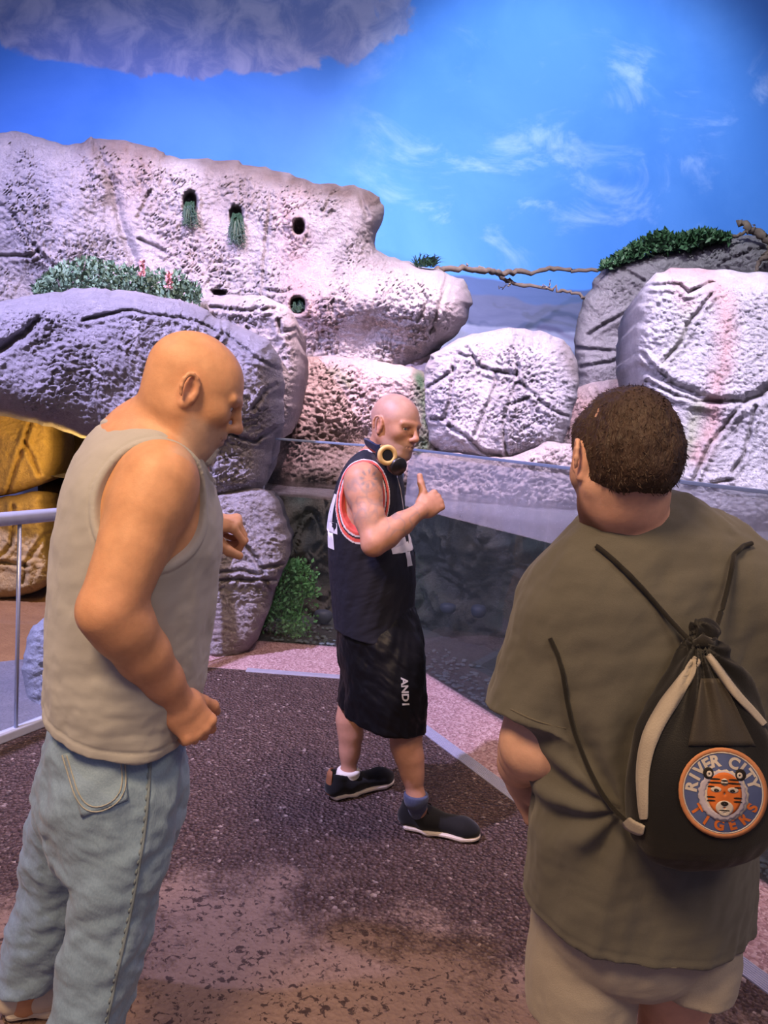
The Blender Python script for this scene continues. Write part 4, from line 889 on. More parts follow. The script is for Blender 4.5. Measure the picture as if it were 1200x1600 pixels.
# legs
hipN=J(600,990,2.86); kN=J(632,1128,2.80); aN=J(650,1246,2.76); hipF=J(588,985,3.05); kF=J(552,1085,3.10); aF=J(544,1212,3.06)
hN=atZ(620,1290); tN=atZ(750,1314); hF=atZ(508,1251); tF=atZ(614,1222)
for h_,k_,a_,ft_ in((hipN,kN,aN,hN+nrm(tN-hN)*.10+np.array((0,0,.05))),(hipF,kF,aF,hF+nrm(tF-hF)*.10+np.array((0,0,.05)))):
    b.chain([h_,(h_+k_)/2,k_],[.088,.076,.056],.03); d=a_-k_; b.chain([k_,k_+d*.15,k_+d*.32+np.array((-.008,0,0)),k_+d*.5,k_+d*.7,a_],[.052,.052,.052,.046,.037,.031],.04)
    b.ecap(a_,ft_,.034,.03,None,.03)
TAT=None
def tattoo(V):
    "blue-grey line tattoo on shoulder and arm: part of the skin"
    ax=nrm(el-sR); t=((V-sR)@ax)/np.linalg.norm(el-sR); near=(np.linalg.norm(V-(sR+np.outer(np.clip(t,0,1),el-sR)),axis=1)<.10)&(V[:,1]<2.82)
    u=V[:,0]; v=V[:,2]; P=np.c_[u*24,v*24,V[:,1]*8]; l1=np.exp(-(pn(P,5)/.085)**2); l2=np.exp(-(pn(P*1.5+4,9)/.085)**2); m=np.maximum(l1,l2*.8)*sst(.0,.10,t)*sst(.92,.55,t)
    c=np.array(J(576,748,2.72)); r=np.hypot(u-c[0],v-c[2]); an=np.arctan2(v-c[2],u-c[0]); fl=np.exp(-((r-.026)/.012)**2)*(np.cos(an*8)>.2); m=np.maximum(m*(.5),fl*.8)
    ax2=nrm(wr-el); t2=((V-el)@ax2)/np.linalg.norm(wr-el); n2=(np.linalg.norm(V-(el+np.outer(np.clip(t2,0,1),wr-el)),axis=1)<.075)&(t2>.1); m2=np.exp(-(pn(P*1.2+9,15)/.08)**2)*sst(.1,.25,t2)*sst(1.08,.9,t2)*.4
    return near*m*.95+n2*m2*1.1
def colM(V):
    c=head_cols(V,hw,hO,hR,SK,scalp=(.40,.27,.25),sc=1.02); c=blend(c,tattoo(V),(.16,.16,.18)); return blend(c,gauss(V,el,(.05,.05,.04))*.3,(.62,.28,.22))
bodyM=make('body',b,.0036,MSKIN,PM,colM)
eyes(PM,hw,1.02,(1,-.35,-.12))
# jersey
MJER=cloth_mat('jersey_mesh',(.011,.012,.020),(.018,.020,.034),.55,600,.5,vcol=False,spec=.35)
k=NT('jersey_mesh_trimmed',.6,.3); k.col(k.attr()); k.bump(k.noise(600,2),.3,.0015); MJERC=k.m
j=Sdf(); j.loft([(J(589,727,tY),.075,.062),(J(583,745,tY),.150,.088),(J(577,775,tY),.185,.112),(J(574,830,tY),.188,.132),(J(583,890,tY),.185,.153),(J(584,950,tY),.182,.142),(J(587,1010,tY),.185,.142),(J(588,1040,tY),.185,.142)],rM,.05)
j.ecap(J(588,732,tY),sR+np.array((0,.03,.012)),.058,.056,None,.05); j.ecap(J(590,732,tY),sL-np.array((0,.03,-.012)),.058,.056,None,.05)
ahc=sR+np.array((.006,-.080,-.060)); ahr=np.array((.098,.125,.135)); j.ell(ahc,ahr,None,.004,'s')
ahc2=sL+np.array((.0,.075,-.055)); j.ell(ahc2,ahr,None,.004,'s')
nc=J(597,716,tY); j.ell(nc+np.array((.012,0,.0)),(.088,.082,.055),None,.006,'s')
hz=J(560,1000,2.8)[2]; j.plane((0,0,hz),(-.10,0,-1),.006)
j.disp=lambda P:folds(P,(.3,0,1),9,.0075,4)+folds(P,(1,0,.5),22,.0022,6)
def q_ell(V,c,r): q=(V-c)/r; return np.sqrt((q*q).sum(1))
def colJ(V):
    c=np.tile(np.array((.011,.012,.021)),(len(V),1)); RED=(.62,.10,.085); WH=(.62,.58,.62)
    for cc,rr_ in((ahc,ahr),(ahc2,ahr),(nc+np.array((.012,0,0)),np.array((.088,.082,.055)))):
        q=(q_ell(V,cc,rr_)-1)*.085
        for lo,hi,cl_ in((-.02,.008,RED),(.008,.0125,WH),(.0125,.0165,(.012,.012,.02)),(.0165,.0245,RED),(.0245,.028,WH)):
            m=(q>=lo)&(q<hi); c[m]=cl_
    return c
make('jersey',j,.0033,MJERC,PM,colJ); jer=[o for o in PM.children if o.name.startswith('jersey')][0]
MWHT=plain('white_print',(.62,.62,.68),.6,.3,0,.05)
# number on the back and chest
def onside(cx,cy,u3,dirv,tilt=0.): 
    c0=np.array(cx)
    def fn(u,v): P=c0+np.outer(u,u3)+np.outer(v,(0,0,1)); return onto(j,P,dirv,.0025)
    return fn
nb_=J(565,812,tY); 
decal('number','4',.215,onside(nb_-fM*.30+rM*.105,0,rM,fM),MWHT,jer,bold=.03)
decal('number','4',.215,onside(nb_-fM*.30-rM*.04,0,rM,fM),MWHT,jer,bold=.03)
nb_=J(575,838,tY)
decal('number','4',.185,onside(nb_+fM*.32+rM*.070,0,-rM,-fM),MWHT,jer,bold=.03)
decal('number','4',.185,onside(nb_+fM*.32-rM*.055,0,-rM,-fM),MWHT,jer,bold=.03)
# shorts
MSHO=cloth_mat('satin_shorts',(.003,.003,.004),(.005,.005,.007),.36,500,.1,6,.0,spec=.22)
s=Sdf(); s.loft([(J(592,960,tY),.172,.142),(J(594,1000,tY),.178,.150),(J(596,1040,tY),.172,.150)],rM,.05)
s.loft([(J(602,1010,2.86),.105,.135),(J(604,1070,2.83),.115,.140),(J(602,1120,2.82),.120,.145),(J(600,1180,2.80),.122,.150)],rM,.05)
s.loft([(J(584,1010,3.06),.10,.125),(J(577,1070,3.08),.11,.12),(J(570,1130,3.09),.115,.118)],rM,.04)
zn=J(600,1143,2.70)[2]; zf=J(532,1101,3.06)[2]
s.add(lambda P:np.where(P[:,1]<2.965-.0*P[:,0],zn-P[:,2]-.13*(P[:,0]-.0),zf-P[:,2]).astype(np.float32),(0,0,0),1e6,.006,'i')
s.disp=lambda P:folds(P,(.15,0,1),8,.013,14,.2)+folds(P,(1,0,-.7),17,.0055,19,.3)
make('shorts',s,.004,MSHO,PM); sho=[o for o in PM.children if o.name.startswith('shorts')][0]
lc=J(633,1080,2.6); LU=nrm(J(634,1100,2.6)-J(631,1046,2.6)); LV=nrm(J(700,1071,2.6)-J(632,1073,2.6))
decal('lettering','AND1',.026,lambda u,v: onto(s,lc+np.outer(u,LU)+np.outer(v,LV),None,.003),plain('silver_print',(.42,.42,.45),.5,.4,0,.1),sho,bold=.035,font_w=1.2)
# socks and shoes
MSOCKW=cloth_mat('white_sock',(.62,.58,.50),(.72,.68,.60)); MSOCKB=cloth_mat('blue_sock',(.02,.026,.055),(.085,.105,.19),scale=90)
MSHOE=cloth_mat('black_knit',(.005,.005,.006),(.010,.010,.011),.8,300,.5); MSOLE=plain('white_sole',(.68,.60,.52),.6,.3,0,.06); MLACE=plain('black_lace',(.008,.008,.009),.7,.2); MHEEL=plain('tan_leather',(.24,.10,.045),.6,.3,0,.15)
up,_=shoe(PM,hN,tN,0,MSHOE,MSOLE,MLACE); up['label']='black knit shoe with white sole'
up2,_=shoe(PM,hF,tF,0,MSHOE,MSOLE,MLACE,MHEEL); up2['label']='black knit shoe with tan heel patch'
q=Sdf(); q.ecap(aN+np.array((-.002,0,.05)),aN,.042,.042,None,.02); q.ecap(aN,nrm(tN-hN)*.085+hN+np.array((0,0,.06)),.042,.036,None,.03); q.plane(aN+np.array((0,0,.018)),(0,0,1),.006); oq=make('sock',q,.003,MSOCKB,PM); oq['label']='dark blue patterned sock'
q=Sdf(); q.ecap(aF+np.array((0,0,.06)),aF,.043,.043,None,.02); q.ecap(aF,nrm(tF-hF)*.075+hF+np.array((0,0,.06)),.043,.036,None,.03); q.plane(aF+np.array((0,0,.030)),(0,0,1),.006); q.disp=lambda P:(-.003*np.exp(-((P[:,2]-aF[2]-.022)/.009)**2)).astype(np.float32); oq=make('sock',q,.003,MSOCKW,PM); oq['label']='short white sock'
# headphones round the neck
HP=empty('headphones',tuple(J(600,715,2.86)),'black and gold headphones hanging round the neck above the jersey','headphones')
MGOLD=plain('gold_plastic',(.62,.42,.18),.45,.4,.1); MBLK=plain('black_plastic',(.010,.010,.012),.35,.5); MNAVY=plain('navy_plastic',(.014,.022,.06),.3,.5)
def cup(c,ax,r,t,parent):
    ax=nrm(ax); sh=MB(); sh.tube([c-ax*t*.5,c-ax*t*.42,c+ax*t*.3,c+ax*t*.5],[r*.86,r,r,r*.8],24).build('ear_cup',MBLK,parent,smooth=True) if False else None
    o=MB(); o.tube([c-ax*t*.5,c-ax*t*.45,c+ax*t*.25,c+ax*t*.35],[r*.88,r*.98,r*.98,r*.9],26); o=o.build('ear_cup',MBLK,parent,smooth=True); return o
cN=J(603,711,2.765); axN=nrm((.30,-.92,.02)); c1=cup(cN,axN,.037,.045,HP)
m=MB(); u_=nrm(np.cross(axN,(0,0,1))); v_=np.cross(u_,axN); ring=[cN+axN*.018+.0290*(math.cos(t)*u_+math.sin(t)*v_) for t in np.linspace(0,2*math.pi,33)]; nR,nr_=36,10
vs=[cN+axN*(.018+.0085*math.sin(p_))+(.0295+.0100*math.cos(p_))*(math.cos(t_)*u_+math.sin(t_)*v_) for t_ in np.linspace(0,2*math.pi,nR,endpoint=False) for p_ in np.linspace(0,2*math.pi,nr_,endpoint=False)]
m.add(vs,[(i*nr_+q,((i+1)%nR)*nr_+q,((i+1)%nR)*nr_+(q+1)%nr_,i*nr_+(q+1)%nr_) for i in range(nR) for q in range(nr_)]); m.build('gold_ring',MGOLD,c1,smooth=True)
m=MB(); m.tube([cN+axN*.012,cN+axN*.024],[.021,.019],22); m.build('cap',MBLK,c1)
cF=J(621,728,2.77); c2=cup(cF,nrm((.55,-.8,-.25)),.036,.045,HP)
band=[cN+np.array((-.010,.0,.03)),J(590,702,2.78),J(579,694,2.83),J(570,690,2.93),J(574,690,3.03),J(590,697,3.08),J(608,712,3.06),J(618,724,2.97)]
ch=chaikin(np.array(band)[:,:2],2,False); z_=chaikin(np.c_[np.array(band)[:,2],np.zeros(len(band))],2,False)[:,0]; bp=[np.array((x,y,z)) for (x,y),z in zip(ch,z_)]
def ribbon(pts,w_,t,wide=(0,0,1)):
    m=MB(); rings=[]; n=len(pts)
    for i,p in enumerate(pts):
        tg=nrm(pts[min(i+1,n-1)]-pts[max(i-1,0)]); u=nrm(np.array(wide)-tg*(np.array(wide)@tg)); v=np.cross(tg,u); rings+=[p+u*w_/2+v*t/2,p+u*w_/2-v*t/2,p-u*w_/2-v*t/2,p-u*w_/2+v*t/2]
    fs=[(i*4+j,i*4+(j+1)%4,(i+1)*4+(j+1)%4,(i+1)*4+j) for i in range(n-1) for j in range(4)]+[(3,2,1,0),tuple((n-1)*4+j for j in range(4))]; m.add(rings,fs); return m
n8=len(bp); ribbon(bp[3:],.030,.010,(-.4,0,1)).build('headband',MNAVY,HP,bev=.002); ribbon(bp[:5],.018,.009,(-.4,0,1)).build('slider',MGOLD,HP,bev=.002)
MB().tube([J(620,742,2.85),J(626,765,2.80),J(630,790,2.79),J(632,812,2.79)],.0012,5).build('cable',plain('grey_cable',(.2,.18,.18)),HP)
# ================================================================ person in the grey tank top (left)
a=D2(20); fL=np.array((math.cos(a),math.sin(a),0)); rL=np.array((math.sin(a),-math.cos(a),0))
PL=empty('person',(-.70,1.62,0),'person in a pale grey tank top and faded jeans with shaved head','person')
SKL=np.array((.60,.325,.18)); tY=1.62
hRL=Rz(D2(16))@Ry(D2(24)); hOL=J(302,609,1.58)
b=Sdf(); hwL=head_sdf(b,hOL,hRL,1.01,heavy=.005)
nbL=J(232,690,1.63)
b.ecap(hwL(-.030,0,-.045),nbL,.062,.074,None,.04); b.ecap(hwL(.02,0,-.085),nbL+fL*.05,.045,.06,None,.04)
sR=J(247,750,1.47); sL=J(262,728,1.83); el=J(172,952,1.37); wr=J(272,1088,1.50)
b.ecap(nbL,sR+np.array((0,.02,.0)),.066,.062,None,.06); b.ecap(nbL,sL,.066,.062,None,.06)
b.loft([(J(228,710,tY),.12,.09),(J(225,770,tY),.165,.125),(J(220,850,tY),.172,.140),(J(207,960,tY),.165,.138),(J(197,1060,tY),.155,.128),(J(184,1130,tY),.14,.105),(J(182,1170,tY),.12,.085)],rL,.05)
b.ell(J(278,840,1.60),(.06,.10,.06),None,.06)                  # chest
d=el-sR; b.ell(sR+np.array((.005,-.004,-.015)),(.068,.066,.080),None,.03)
b.chain([sR,sR+d*.25,sR+d*.55,sR+d*.8,el],[.066,.063,.057,.052,.049],.04); b.ell(el+np.array((-.012,-.005,-.008)),(.040,.040,.042),None,.025)
d=wr-el; b.chain([el,el+d*.2,el+d*.5,el+d*.8,wr],[.054,.055,.048,.038,.033],.03)
hx=nrm(J(312,1142,1.52)-wr); hand_sdf(b,wr+hx*.008,hx,(.62,-.75,.25),True,((48,60,30),(55,66,34),(60,70,36),(64,70,36)),((.80,.45,-.35),(.75,.15,-.65)),1.08)
# left arm bent across in front
eL=J(225,900,1.98); wL=J(318,818,1.93); b.chain([sL,eL],[.068,.05],.03); d=wL-eL; b.chain([eL,eL+d*.3,wL],[.052,.05,.031],.02)
hand_sdf(b,wL,(1.,-.10,.10),(.05,-.35,.94),False,((62,60,35),(72,80,45),(76,84,45),(78,84,45)),((.75,.45,-.50),(.85,-.05,-.5)),1.06)
# legs under the jeans
hipR=J(195,1215,1.54); kR=J(188,1400,1.50); aR=np.array((-.60,1.46,.10)); hipLf=J(150,1215,1.74); kLf=J(88,1400,1.75); aLf=J(42,1560,1.77)
for h_,k_,a_ in((hipR,kR,aR),(hipLf,kLf,aLf)):
    b.chain([h_,(h_+k_)/2,k_],[.085,.075,.056],.03); d=a_-k_; b.chain([k_,k_+d*.35,k_+d*.7,a_],[.054,.052,.042,.036],.03)
ftL=atZ(-8,1588); ftL[2]=0; toL=ftL+np.array((.255,.085,0)); ftR=np.array((-.66,1.42,0)); toR=ftR+np.array((.27,.06,0))
aF_=[(aR,ftR,toR),(aLf,ftL,toL)]
for a_,h_,t_ in aF_: b.ecap(a_,h_+nrm(t_-h_)*.10+np.array((0,0,.05)),.036,.032,None,.03)
def colL(V):
    c=head_cols(V,hwL,hOL,hRL,SKL,stub=(.40,.36,.33),sc=1.01)
    L=((V-hOL)@hRL)/1.01; g=gauss(L,(.088,0,-.100),(.022,.020,.020)); c=blend(c,g*.75,(.66,.62,.58)); c=blend(c,gauss(L,(.10,0,-.052),(.012,.022,.006))*.5,(.60,.55,.50))
    c=blend(c,gauss(V,el,(.06,.06,.06))*.45,(.66,.30,.22)); t=sst(J(200,960,1.4)[2],J(200,1090,1.4)[2],V[:,2])*(V[:,1]<1.6); c=blend(c,t*.30,(.60,.28,.20)); c=blend(c,gauss(V,nbL,(.12,.12,.08))*.3,(.68,.33,.22))
    c=blend(c,sst(.55,.75,pn(V*55,3))*.25,(.45,.24,.17)); return c
make('body',b,.0036,MSKIN,PL,colL)
eyes(PL,hwL,1.01,(1,.2,-.1))
MGOAT=plain('grey_beard',(.55,.52,.48),.9,.1,0,.2,300,.8,500)
g=Sdf(); g.ell(hwL(.084,0,-.114),(.023,.026,.024),hRL,.01); g.ell(hwL(.092,0,-.094),(.012,.018,.012),hRL,.01); g.disp=lambda P:(.003*fbm(np.asarray(P)*130,5,2)).astype(np.float32); make('goatee',g,.0028,MGOAT,PL)
# tank top
MTANK=cloth_mat('heather_jersey',(.36,.35,.335),(.47,.46,.44),.92,500,.5,8,.25,(1,1,6))
t=Sdf(); TS=[(J(229,722,tY),.110,.080),(J(226,740,tY),.155,.110),(J(222,780,tY),.186,.138),(J(218,850,tY),.192,.156),(J(206,960,tY),.190,.158),(J(196,1060,tY),.186,.152),(J(184,1140,tY),.182,.140),(J(176,1200,tY),.180,.132),(J(170,1240,tY),.18,.13)]
t.loft(TS,rL,.05); t.ell(J(276,842,1.60),(.064,.12,.07),None,.06); t.ecap(nbL,sR+np.array((0,.03,.006)),.072,.067,None,.05); t.ecap(nbL,sL+np.array((0,-.03,.006)),.072,.067,None,.05)
ac=J(236,790,1.345); ar=np.array((.150,.195,.152)); t.ell(ac,ar,Ry(D2(14)),.004,'s'); t.ell(sL+np.array((.02,.11,-.06)),(.115,.115,.15),None,.004,'s')
t.ell(nbL+fL*.045+np.array((0,0,.012)),(.140,.130,.088),Ry(D2(24)),.006,'s')
hp=J(165,1172,1.46); t.plane(hp,(-.20,.12,-1),.005)
def fk(P):
    r=folds(P,(1,0,.28),10,.0055,31,.3)+folds(P,(.4,0,1),13,.0035,33,.3)
    z=P[:,2]; low=sst(hp[2]+.28,hp[2]+.02,z); r=r+low*folds(P,(1,.3,-.1),16,.006,36,.25)
    P=np.asarray(P); q1=(np.sqrt(((((P-ac)@Ry(D2(14)))/ar)**2).sum(1))-1)*.14; q2=(np.sqrt(((((P-(nbL+fL*.045+np.array((0,0,.012))))@Ry(D2(24)))/np.array((.140,.130,.088)))**2).sum(1))-1)*.11
    for q in(np.abs(q1),np.abs(q2)): r=r*sst(.0,.02,q)-.0022*sst(.012,.010,q)+.0020*np.exp(-((q-.0135)/.003)**2)
    hq=-((P-hp)@nrm((-.20,.12,-1))); return r+.0018*np.exp(-((hq-.022)/.003)**2)-.0012*sst(.022,.018,hq)
t.disp=fk
tank=make('tank_top',t,.004,MTANK,PL)
# hem band, neck and armhole binding as raised seams following the cut edge
MBIND=cloth_mat('jersey_binding',(.42,.40,.37),(.52,.50,.465),.9,500,.5,8,.25)
q=Sdf()
def seam_hem(P,dz=.022): return ((P-hp)@nrm((-.20,.12,-1)))
# jeans
MJEAN=cloth_mat('faded_denim',(.165,.255,.36),(.29,.40,.52),.9,260,.55,5,.15,(1,1,.5))
s=Sdf(); s.loft([(J(178,1150,tY),.165,.122),(J(180,1200,tY),.176,.138),(J(178,1250,tY),.180,.140),(J(175,1290,tY),.16,.12)],rL,.05)
s.loft([(J(194,1230,1.54),.100,.112),(J(196,1300,1.53),.100,.100),(J(180,1400,1.51),.090,.090),(J(160,1500,1.49),.085,.084),(J(136,1600,1.47),.084,.080),(aR+np.array((-.01,.0,.02)),.090,.092),(aR+np.array((-.01,.0,-.06)),.090,.095)],rL,.012)
s.loft([(J(145,1230,1.70),.105,.118),(J(118,1300,1.74),.104,.112),(J(94,1400,1.76),.098,.104),(J(62,1490,1.77),.092,.094),(J(40,1545,1.77),.088,.090),(J(30,1590,1.77),.086,.09)],rL,.012)
zc_=J(40,1560,1.70)[2]
s.add(lambda P:np.where(P[:,1]>1.625,zc_-P[:,2],.035-P[:,2]).astype(np.float32),(0,0,0),1e6,.006,'i')
crease=[J(118,1280,1.5),J(150,1400,1.5)]
s.disp=lambda P:folds(P,(1,0,.35),8,.019,51,.35)+folds(P,(.2,0,1),12,.007,54,.25)+folds(P,(1,0,-.5),22,.005,57,.4)
jn=make('jeans',s,.0048,MJEAN,PL)
# back pocket, side seam, rivet
MSTIT=plain('denim_seam',(.19,.235,.27),.9,.1,0,.3,80); MDEN=cloth_mat('pocket_denim',(.175,.265,.365),(.30,.405,.515),.9,260,.55,5,.15)
def patch_on(sdf,poly_px,Y0,off,th,name,mat,parent,n=14):
    P=np.array(poly_px,float); us=np.linspace(0,1,n); rows=[]
    a_,b_,c_,d_=P; V=[]
    for v in us:
        for u in us: V.append((a_*(1-u)+b_*u)*(1-v)+(d_*(1-u)+c_*u)*v)
    V=np.array(V); W=onto(sdf,atY(V[:,0],V[:,1],Y0),None,off); F_=[(i*n+j,i*n+j+1,(i+1)*n+j+1,(i+1)*n+j) for i in range(n-1) for j in range(n-1)]
    o=link(name,mesh_np(name,W,F_),mat,parent); m=o.modifiers.new('t','SOLIDIFY'); m.thickness=th; m.offset=0; return o
pk=patch_on(s,[(98,1178),(192,1166),(200,1250),(128,1277)],1.2,.003,.005,'back_pocket',MDEN,jn); pk['label']='back pocket with stitched edge'
def seam(px,Y0,name,r,mat,parent,sdf,dash=0,off=.001):
    P=chaikin(px,3,False); W=onto(sdf,atY(P[:,0],P[:,1],Y0),None,off); m=MB()
    if not dash: m.tube(list(W),r,6)
    else:
        L=np.r_[0,np.cumsum(np.linalg.norm(np.diff(W,axis=0),axis=1))]; n=int(L[-1]/dash)
        for i in range(n):
            t0,t1=(i+.1)*dash,(i+.65)*dash; m.tube([np.array([np.interp(tt,L,W[:,k]) for k in range(3)]) for tt in(t0,(t0+t1)/2,t1)],[r*.5,r,r*.5],6)
    return m.build(name,mat,parent,smooth=True)
seam([(236,1165),(233,1230),(228,1290),(215,1370),(204,1430),(188,1500),(175,1560),(165,1610)],1.2,'side_seam',.0035,MSTIT,jn,s)
o=seam([(233,1172),(230,1230),(225,1290),(212,1370),(201,1430),(185,1500),(172,1560),(162,1610)],1.2,'seam_puckers',.0027,MSTIT,jn,s,.022); tag(o,kind='stuff')
for ed in([(97,1180),(127,1279),(200,1252),(193,1168)],[(104,1180),(131,1270),(194,1247),(187,1170)]): seam(ed,1.2,'stitching',.0015,plain('stitch_thread',(.36,.36,.32),.8,.1),pk,s,0,.0065)
m=MB(); c_=onto(s,atY(np.array([241.]),np.array([1169.]),1.2),None,.002)[0]; m.tube([c_,c_+np.array((0,-.004,0))],.006,12); m.build('rivet',plain('dark_rivet',(.02,.02,.025),.4,.5,.6),jn)
MCRM=plain('cream_trainer',(.66,.58,.47),.7,.25,0,.1,60,.4,300); MCSOLE=plain('cream_sole',(.55,.48,.40),.7,.2)
for h_,t_ in((ftL,toL),(ftR,toR)):
    up,_=shoe(PL,h_,t_,0,MCRM,MCSOLE,MCRM,None,width=1.05)
q=Sdf(); q.ecap(aLf+np.array((0,0,.0)),ftL+nrm(toL-ftL)*.07+np.array((0,0,.06)),.042,.044,None,.02)
# ================================================================ person with the drawstring bag (right)
a=D2(102); fR=np.array((math.cos(a),math.sin(a),0)); rR=np.array((math.sin(a),-math.cos(a),0))
PR=empty('person',(.55,1.34,0),'person in an olive grey shirt and khaki shorts seen from behind','person')
SKR=np.array((.62,.38,.29)); tY=1.34
hRR=Rz(D2(99))@Ry(D2(14))@Rx(D2(0)); hOR=J(974,718,1.27)
b=Sdf(); hwR=head_sdf(b,hOR,hRR,1.0,heavy=.003)
nbR=J(1000,845,1.33)
b.ecap(hwR(-.032,0,-.045),nbR,.046,.054,None,.035); b.ecap(hwR(.01,0,-.08),nbR+fR*.03,.040,.05,None,.035)
sL=J(886,945,1.36); sR=J(1172,928,1.30); el=J(834,1160,1.33); wr=J(805,1205,1.56)
b.ecap(nbR+np.array((0,0,-.02)),sL,.070,.062,None,.05); b.ecap(nbR+np.array((0,0,-.02)),sR,.070,.062,None,.05)
b.loft([(J(1008,870,tY),.13,.085),(J(1015,930,tY),.185,.110),(J(1015,1020,tY),.19,.125),(J(1005,1150,tY),.175,.125),(J(1000,1280,tY),.165,.118),(J(990,1350,tY),.14,.095)],rR,.05)
d=el-sL; b.chain([sL,sL+d*.3,sL+d*.7,el],[.068,.066,.062,.056],.04); b.ell(el+np.array((0,-.012,-.004)),(.056,.050,.052),None,.03)
d=wr-el; b.chain([el,el+d*.3,el+d*.7,wr],[.052,.052,.042,.032],.03)
hand_sdf(b,wr,nrm(J(848,1238,1.54)-wr),(-.5,-.35,.55),False,((18,25,15),(22,28,18),(28,34,20),(30,36,20)),((.85,.45,-.25),(.95,.1,-.2)),1.0)
eRr=J(1235,1130,1.36); wRr=J(1215,1240,1.55); b.chain([sR,eRr],[.068,.05],.04); b.chain([eRr,(eRr+wRr)/2,wRr],[.052,.048,.032],.03); hand_sdf(b,wRr,(-.1,.6,-.5),(.8,0,.2),True,((30,40,25),)*4,((.8,.5,-.3),(.9,.2,-.3)))
hipLf=J(915,1440,1.37); hipRt=J(1060,1440,1.35); kLf=J(905,1620,1.38); kRt=J(1050,1610,1.36); aLf=kLf+np.array((-.01,.03,-.36)); aRt=kRt+np.array((.01,.03,-.36)); aLf[2]=aRt[2]=.10
for h_,k_,a_ in((hipLf,kLf,aLf),(hipRt,kRt,aRt)):
    b.chain([h_,(h_+k_)/2,k_],[.078,.072,.060],.03); d=a_-k_; b.chain([k_,k_+d*.3,k_+d*.7,a_],[.056,.058,.044,.036],.03); b.ecap(a_,a_+fR*.08+np.array((0,0,-.045)),.036,.03,None,.03)
def colR(V):
    c=head_cols(V,hwR,hOR,hRR,SKR,stub=(.10,.06,.04),sc=1.0); L=((V-hOR)@hRR)/1.0
    bd=sst(-.025,-.045,L[:,2])*sst(.005,.03,L[:,0])*sst(-.16,-.13,L[:,2]); c=blend(c,bd*.9,(.055,.035,.025)); c=blend(c,gauss(V,nbR,(.2,.2,.10))*.35,(.72,.30,.20))
    st=sst(-.02,-.05,L[:,0])*sst(-.095,-.06,L[:,2]); c=blend(c,st*.5*(np.linalg.norm(L,axis=1)<.16),(.30,.17,.12)); return c
make('body',b,.0044,MSKIN,PR,colR); eyes(PR,hwR,1.0)
# hair
k=NT('brown_hair',.55,.35); mp=k.n('Mapping',i_Vector=k.tc,i_Scale=(1,1,.35)); n1=k.noise(60,5,.65,1.2,vec=mp.outputs[0]); k.col(k.mix(n1,(.014,.008,.006),(.075,.042,.026))); k.bump(k.noise(170,3,.6,.8,vec=mp.outputs[0]),.9,.006); MHAIR=k.m
hs=Sdf(); E_=lambda c,r,kk=.02,op='u': hs.ell(hwR(*c),np.array(r)*1.0,hRR,kk,op)
E_((-.014,0,.029),(.102,.0785,.094)); E_((-.030,0,-.012),(.085,.0745,.075),.03); E_((.03,0,.050),(.082,.069,.060),.03)
E_((.125,0,-.02),(.075,.2,.085),.012,'s'); E_((.02,0,-.115),(.10,.2,.06),.02,'s')
for y in(-1,1): E_((.000,y*.085,-.020),(.028,.022,.040),.008,'s')
hs.plane(hwR(-.06,0,-.075),hRR@np.array((-.35,0,-1.)),.012)
hs.disp=lambda P:(.004*fbm(np.asarray(P)*np.array((40,40,26)),61,3,.6)+.006*pn(np.asarray(P)*13,66)).astype(np.float32)
Vh,Fh=hs.mesh(.0036); hair=link('hair',mesh_np('hair',Vh,Fh),MHAIR,PR)
# short loose strands so that the outline is not a hard edge
rgh=np.random.default_rng(3); me=hair.data; nv=len(Vh); nr=np.zeros(nv*3,np.float32); me.vertices.foreach_get('normal',nr) if False else me.vertex_normals.foreach_get('vector',nr); nr=nr.reshape(-1,3)
Lh=((Vh-hOR)@hRR)/1.0; r_=np.linalg.norm(Vh-hwR(-.01,0,.0),axis=1); ok=np.nonzero((np.linalg.norm(Lh-np.array((-.01,0,.01)),axis=1)>.082))[0]; pick=rgh.choice(ok,4200); p0=Vh[pick]-nr[pick]*.002
up_=hRR@np.array((-.2,0,1)); crown=hwR(-.05,.01,.12); fl=p0-crown; fl-=nr[pick]*(fl*nr[pick]).sum(1)[:,None]; fl/=np.linalg.norm(fl,axis=1)[:,None]+1e-6
dv=fl*.8+nr[pick]*.42+.35*rgh.normal(size=p0.shape); dv/=np.linalg.norm(dv,axis=1)[:,None]; Ls=rgh.uniform(.006,.015,len(p0))[:,None]; sd_=np.cross(dv,nr[pick]); sd_/=np.linalg.norm(sd_,axis=1)[:,None]+1e-6
V_=np.stack([p0-sd_*.0009,p0+sd_*.0009,p0+dv*Ls*.6+sd_*.0007-nr[pick]*.0008,p0+dv*Ls-nr[pick]*.003],1).reshape(-1,3); F_=(np.arange(len(p0))*4)[:,None]+np.array([[0,1,2,3]])
o=link('strands',mesh_np('strands',V_,F_),MHAIR,hair); tag(o,kind='stuff')
